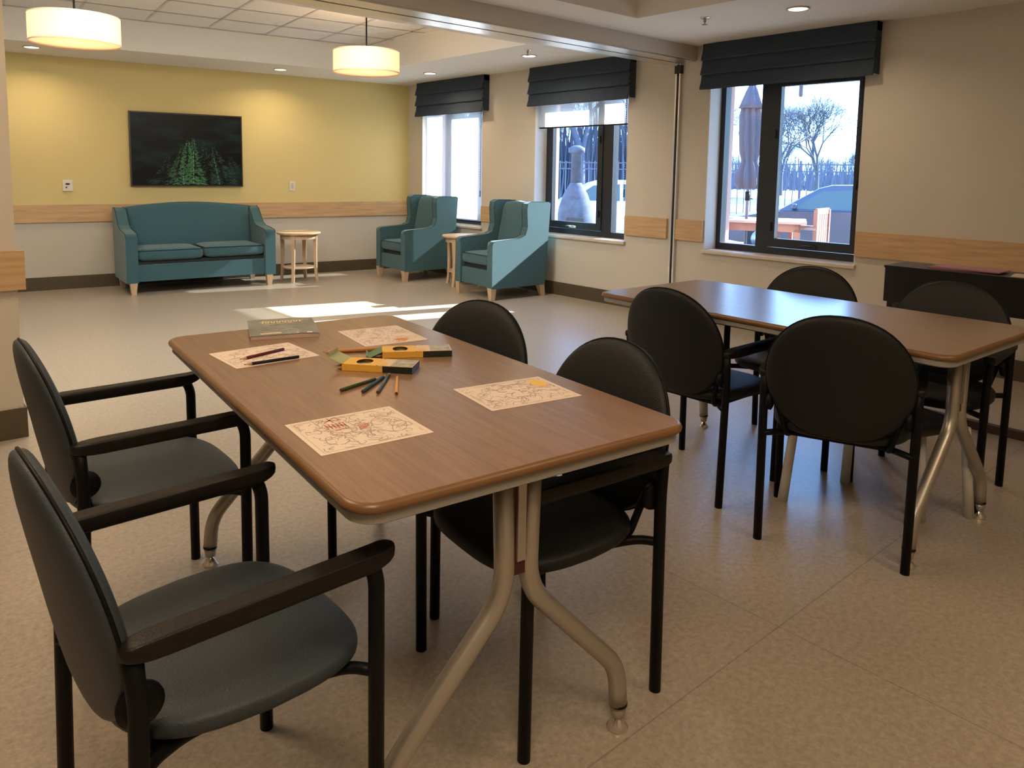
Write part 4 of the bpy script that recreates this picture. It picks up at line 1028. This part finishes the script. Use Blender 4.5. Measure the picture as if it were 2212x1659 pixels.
# trees
M_bark = mat('bare_bark', (.09, .10, .13), .9)
M_far = mat('far_twigs', (.12, .14, .19), .9)
def tree_mesh(seed, levels=7, spread=.62, tk=1.0):
    rn = random.Random(seed); bm = new()
    def grow(p, d, L, r, lv):
        q = p+d*L; n = 6 if lv > 4 else 3
        rings = []
        a = d.cross(Vector((.3, .9, .2))).normalized(); b = d.cross(a)
        for pp, rr in ((p, r), (q, r*.68)):
            rings.append([pp+(a*math.cos(2*PI*k_/n)+b*math.sin(2*PI*k_/n))*rr for k_ in range(n)])
        loft(bm, rings, cap=False)
        if lv == 0: return
        for k_ in range(3 if lv > 1 else 3):
            an = rn.uniform(.2, spread)+.1*(k_ > 0); az = rn.random()*2*PI
            nd = (d + (a*math.cos(az)+b*math.sin(az))*math.tan(an)); nd.z += .04; nd.normalize()
            grow(q, nd, L*rn.uniform(.74, .90), r*.62, lv-1)
    grow(Vector((0, 0, 0)), Vector((0, 0, 1)), 1.15, .13*tk, levels)
    return bm
def tree(seed, d, off, h, label, src=None, rot=0, grp='bare winter trees beyond the road'):
    p = o0+D*d+S*off
    if src is None:
        o = obj('bare_tree', tree_mesh(seed), M_bark, fix=False)
        zs = max(v.co.z for v in o.data.vertices); o['hh'] = zs
    else: o = src.copy(); C.objects.link(o)
    s = h/o['hh']; o.scale = (s, s, s); o.location = (p.x, p.y, GZ); o.rotation_euler = (0, 0, rot)
    return tag(o, label, 'tree', grp)
ta = tree(5, 62, -.4, 7.9, 'tall round-crowned bare tree standing alone in the right pane of the large window')
tb = tree(11, 66, 2.3, 8.2, 'bare tree just left of the lone round-crowned tree')
tc_ = tree(23, 84, -6.0, 5.5, 'small bare tree right of the lone round-crowned tree')
tree(0, 60, 7.2, 8.6, 'bare tree behind the closed umbrella', tb, 1.2)
rt = random.Random(12)
q = 0
for i in range(26):
    off = -14 + i*3.4 + rt.uniform(-1, 1); d = rt.uniform(92, 112)
    tree(0, d, off, rt.uniform(4.5, 6.5), 'thin bare tree in the tangled wood line beyond the field', (tb, tc_, ta)[i % 3], rt.random()*6)
for i in range(10):
    off = 8 + i*2.0; tree(0, rt.uniform(38, 50), off, rt.uniform(10, 13), 'bare tree in the dense group seen through the middle window', (tb, tc_, ta)[i % 3], rt.random()*6, 'bare trees seen through the middle window')
# undergrowth
bm = new(); rn2 = random.Random(4)
for q in range(5200):
    off = rn2.uniform(-24, 92); d = rn2.uniform(88, 118); p = o0+D*d+S*off; hh = rn2.uniform(1.4, 5.0)
    lx, ly = rn2.uniform(-1.3, 1.3), rn2.uniform(-.6, .6); w = rn2.uniform(.03, .09)
    v = [bm.verts.new(c_) for c_ in ((p.x-w, p.y+w, GZ), (p.x+w, p.y-w, GZ), (p.x+lx, p.y+ly, GZ+hh), (p.x+.02, p.y+w*2, GZ))]
    bm.faces.new((v[0], v[1], v[2])); bm.faces.new((v[1], v[3], v[2])); bm.faces.new((v[3], v[0], v[2]))
for q in range(3800):
    off = rn2.uniform(7, 28); d = rn2.uniform(44, 58); p = o0+D*d+S*off; hh = rn2.uniform(1.8, 7.5)
    lx, ly = rn2.uniform(-.9, .9), rn2.uniform(-.6, .6); w = rn2.uniform(.02, .06)
    v = [bm.verts.new(c_) for c_ in ((p.x-w, p.y+w, GZ), (p.x+w, p.y-w, GZ), (p.x+lx, p.y+ly, GZ+hh), (p.x+.02, p.y+w*2, GZ))]
    bm.faces.new((v[0], v[1], v[2])); bm.faces.new((v[1], v[3], v[2])); bm.faces.new((v[3], v[0], v[2]))
o = obj('undergrowth', bm, M_far, fix=False); o['kind'] = 'stuff'; tag(o, 'tangled grey undergrowth along the distant wood line', 'brush')
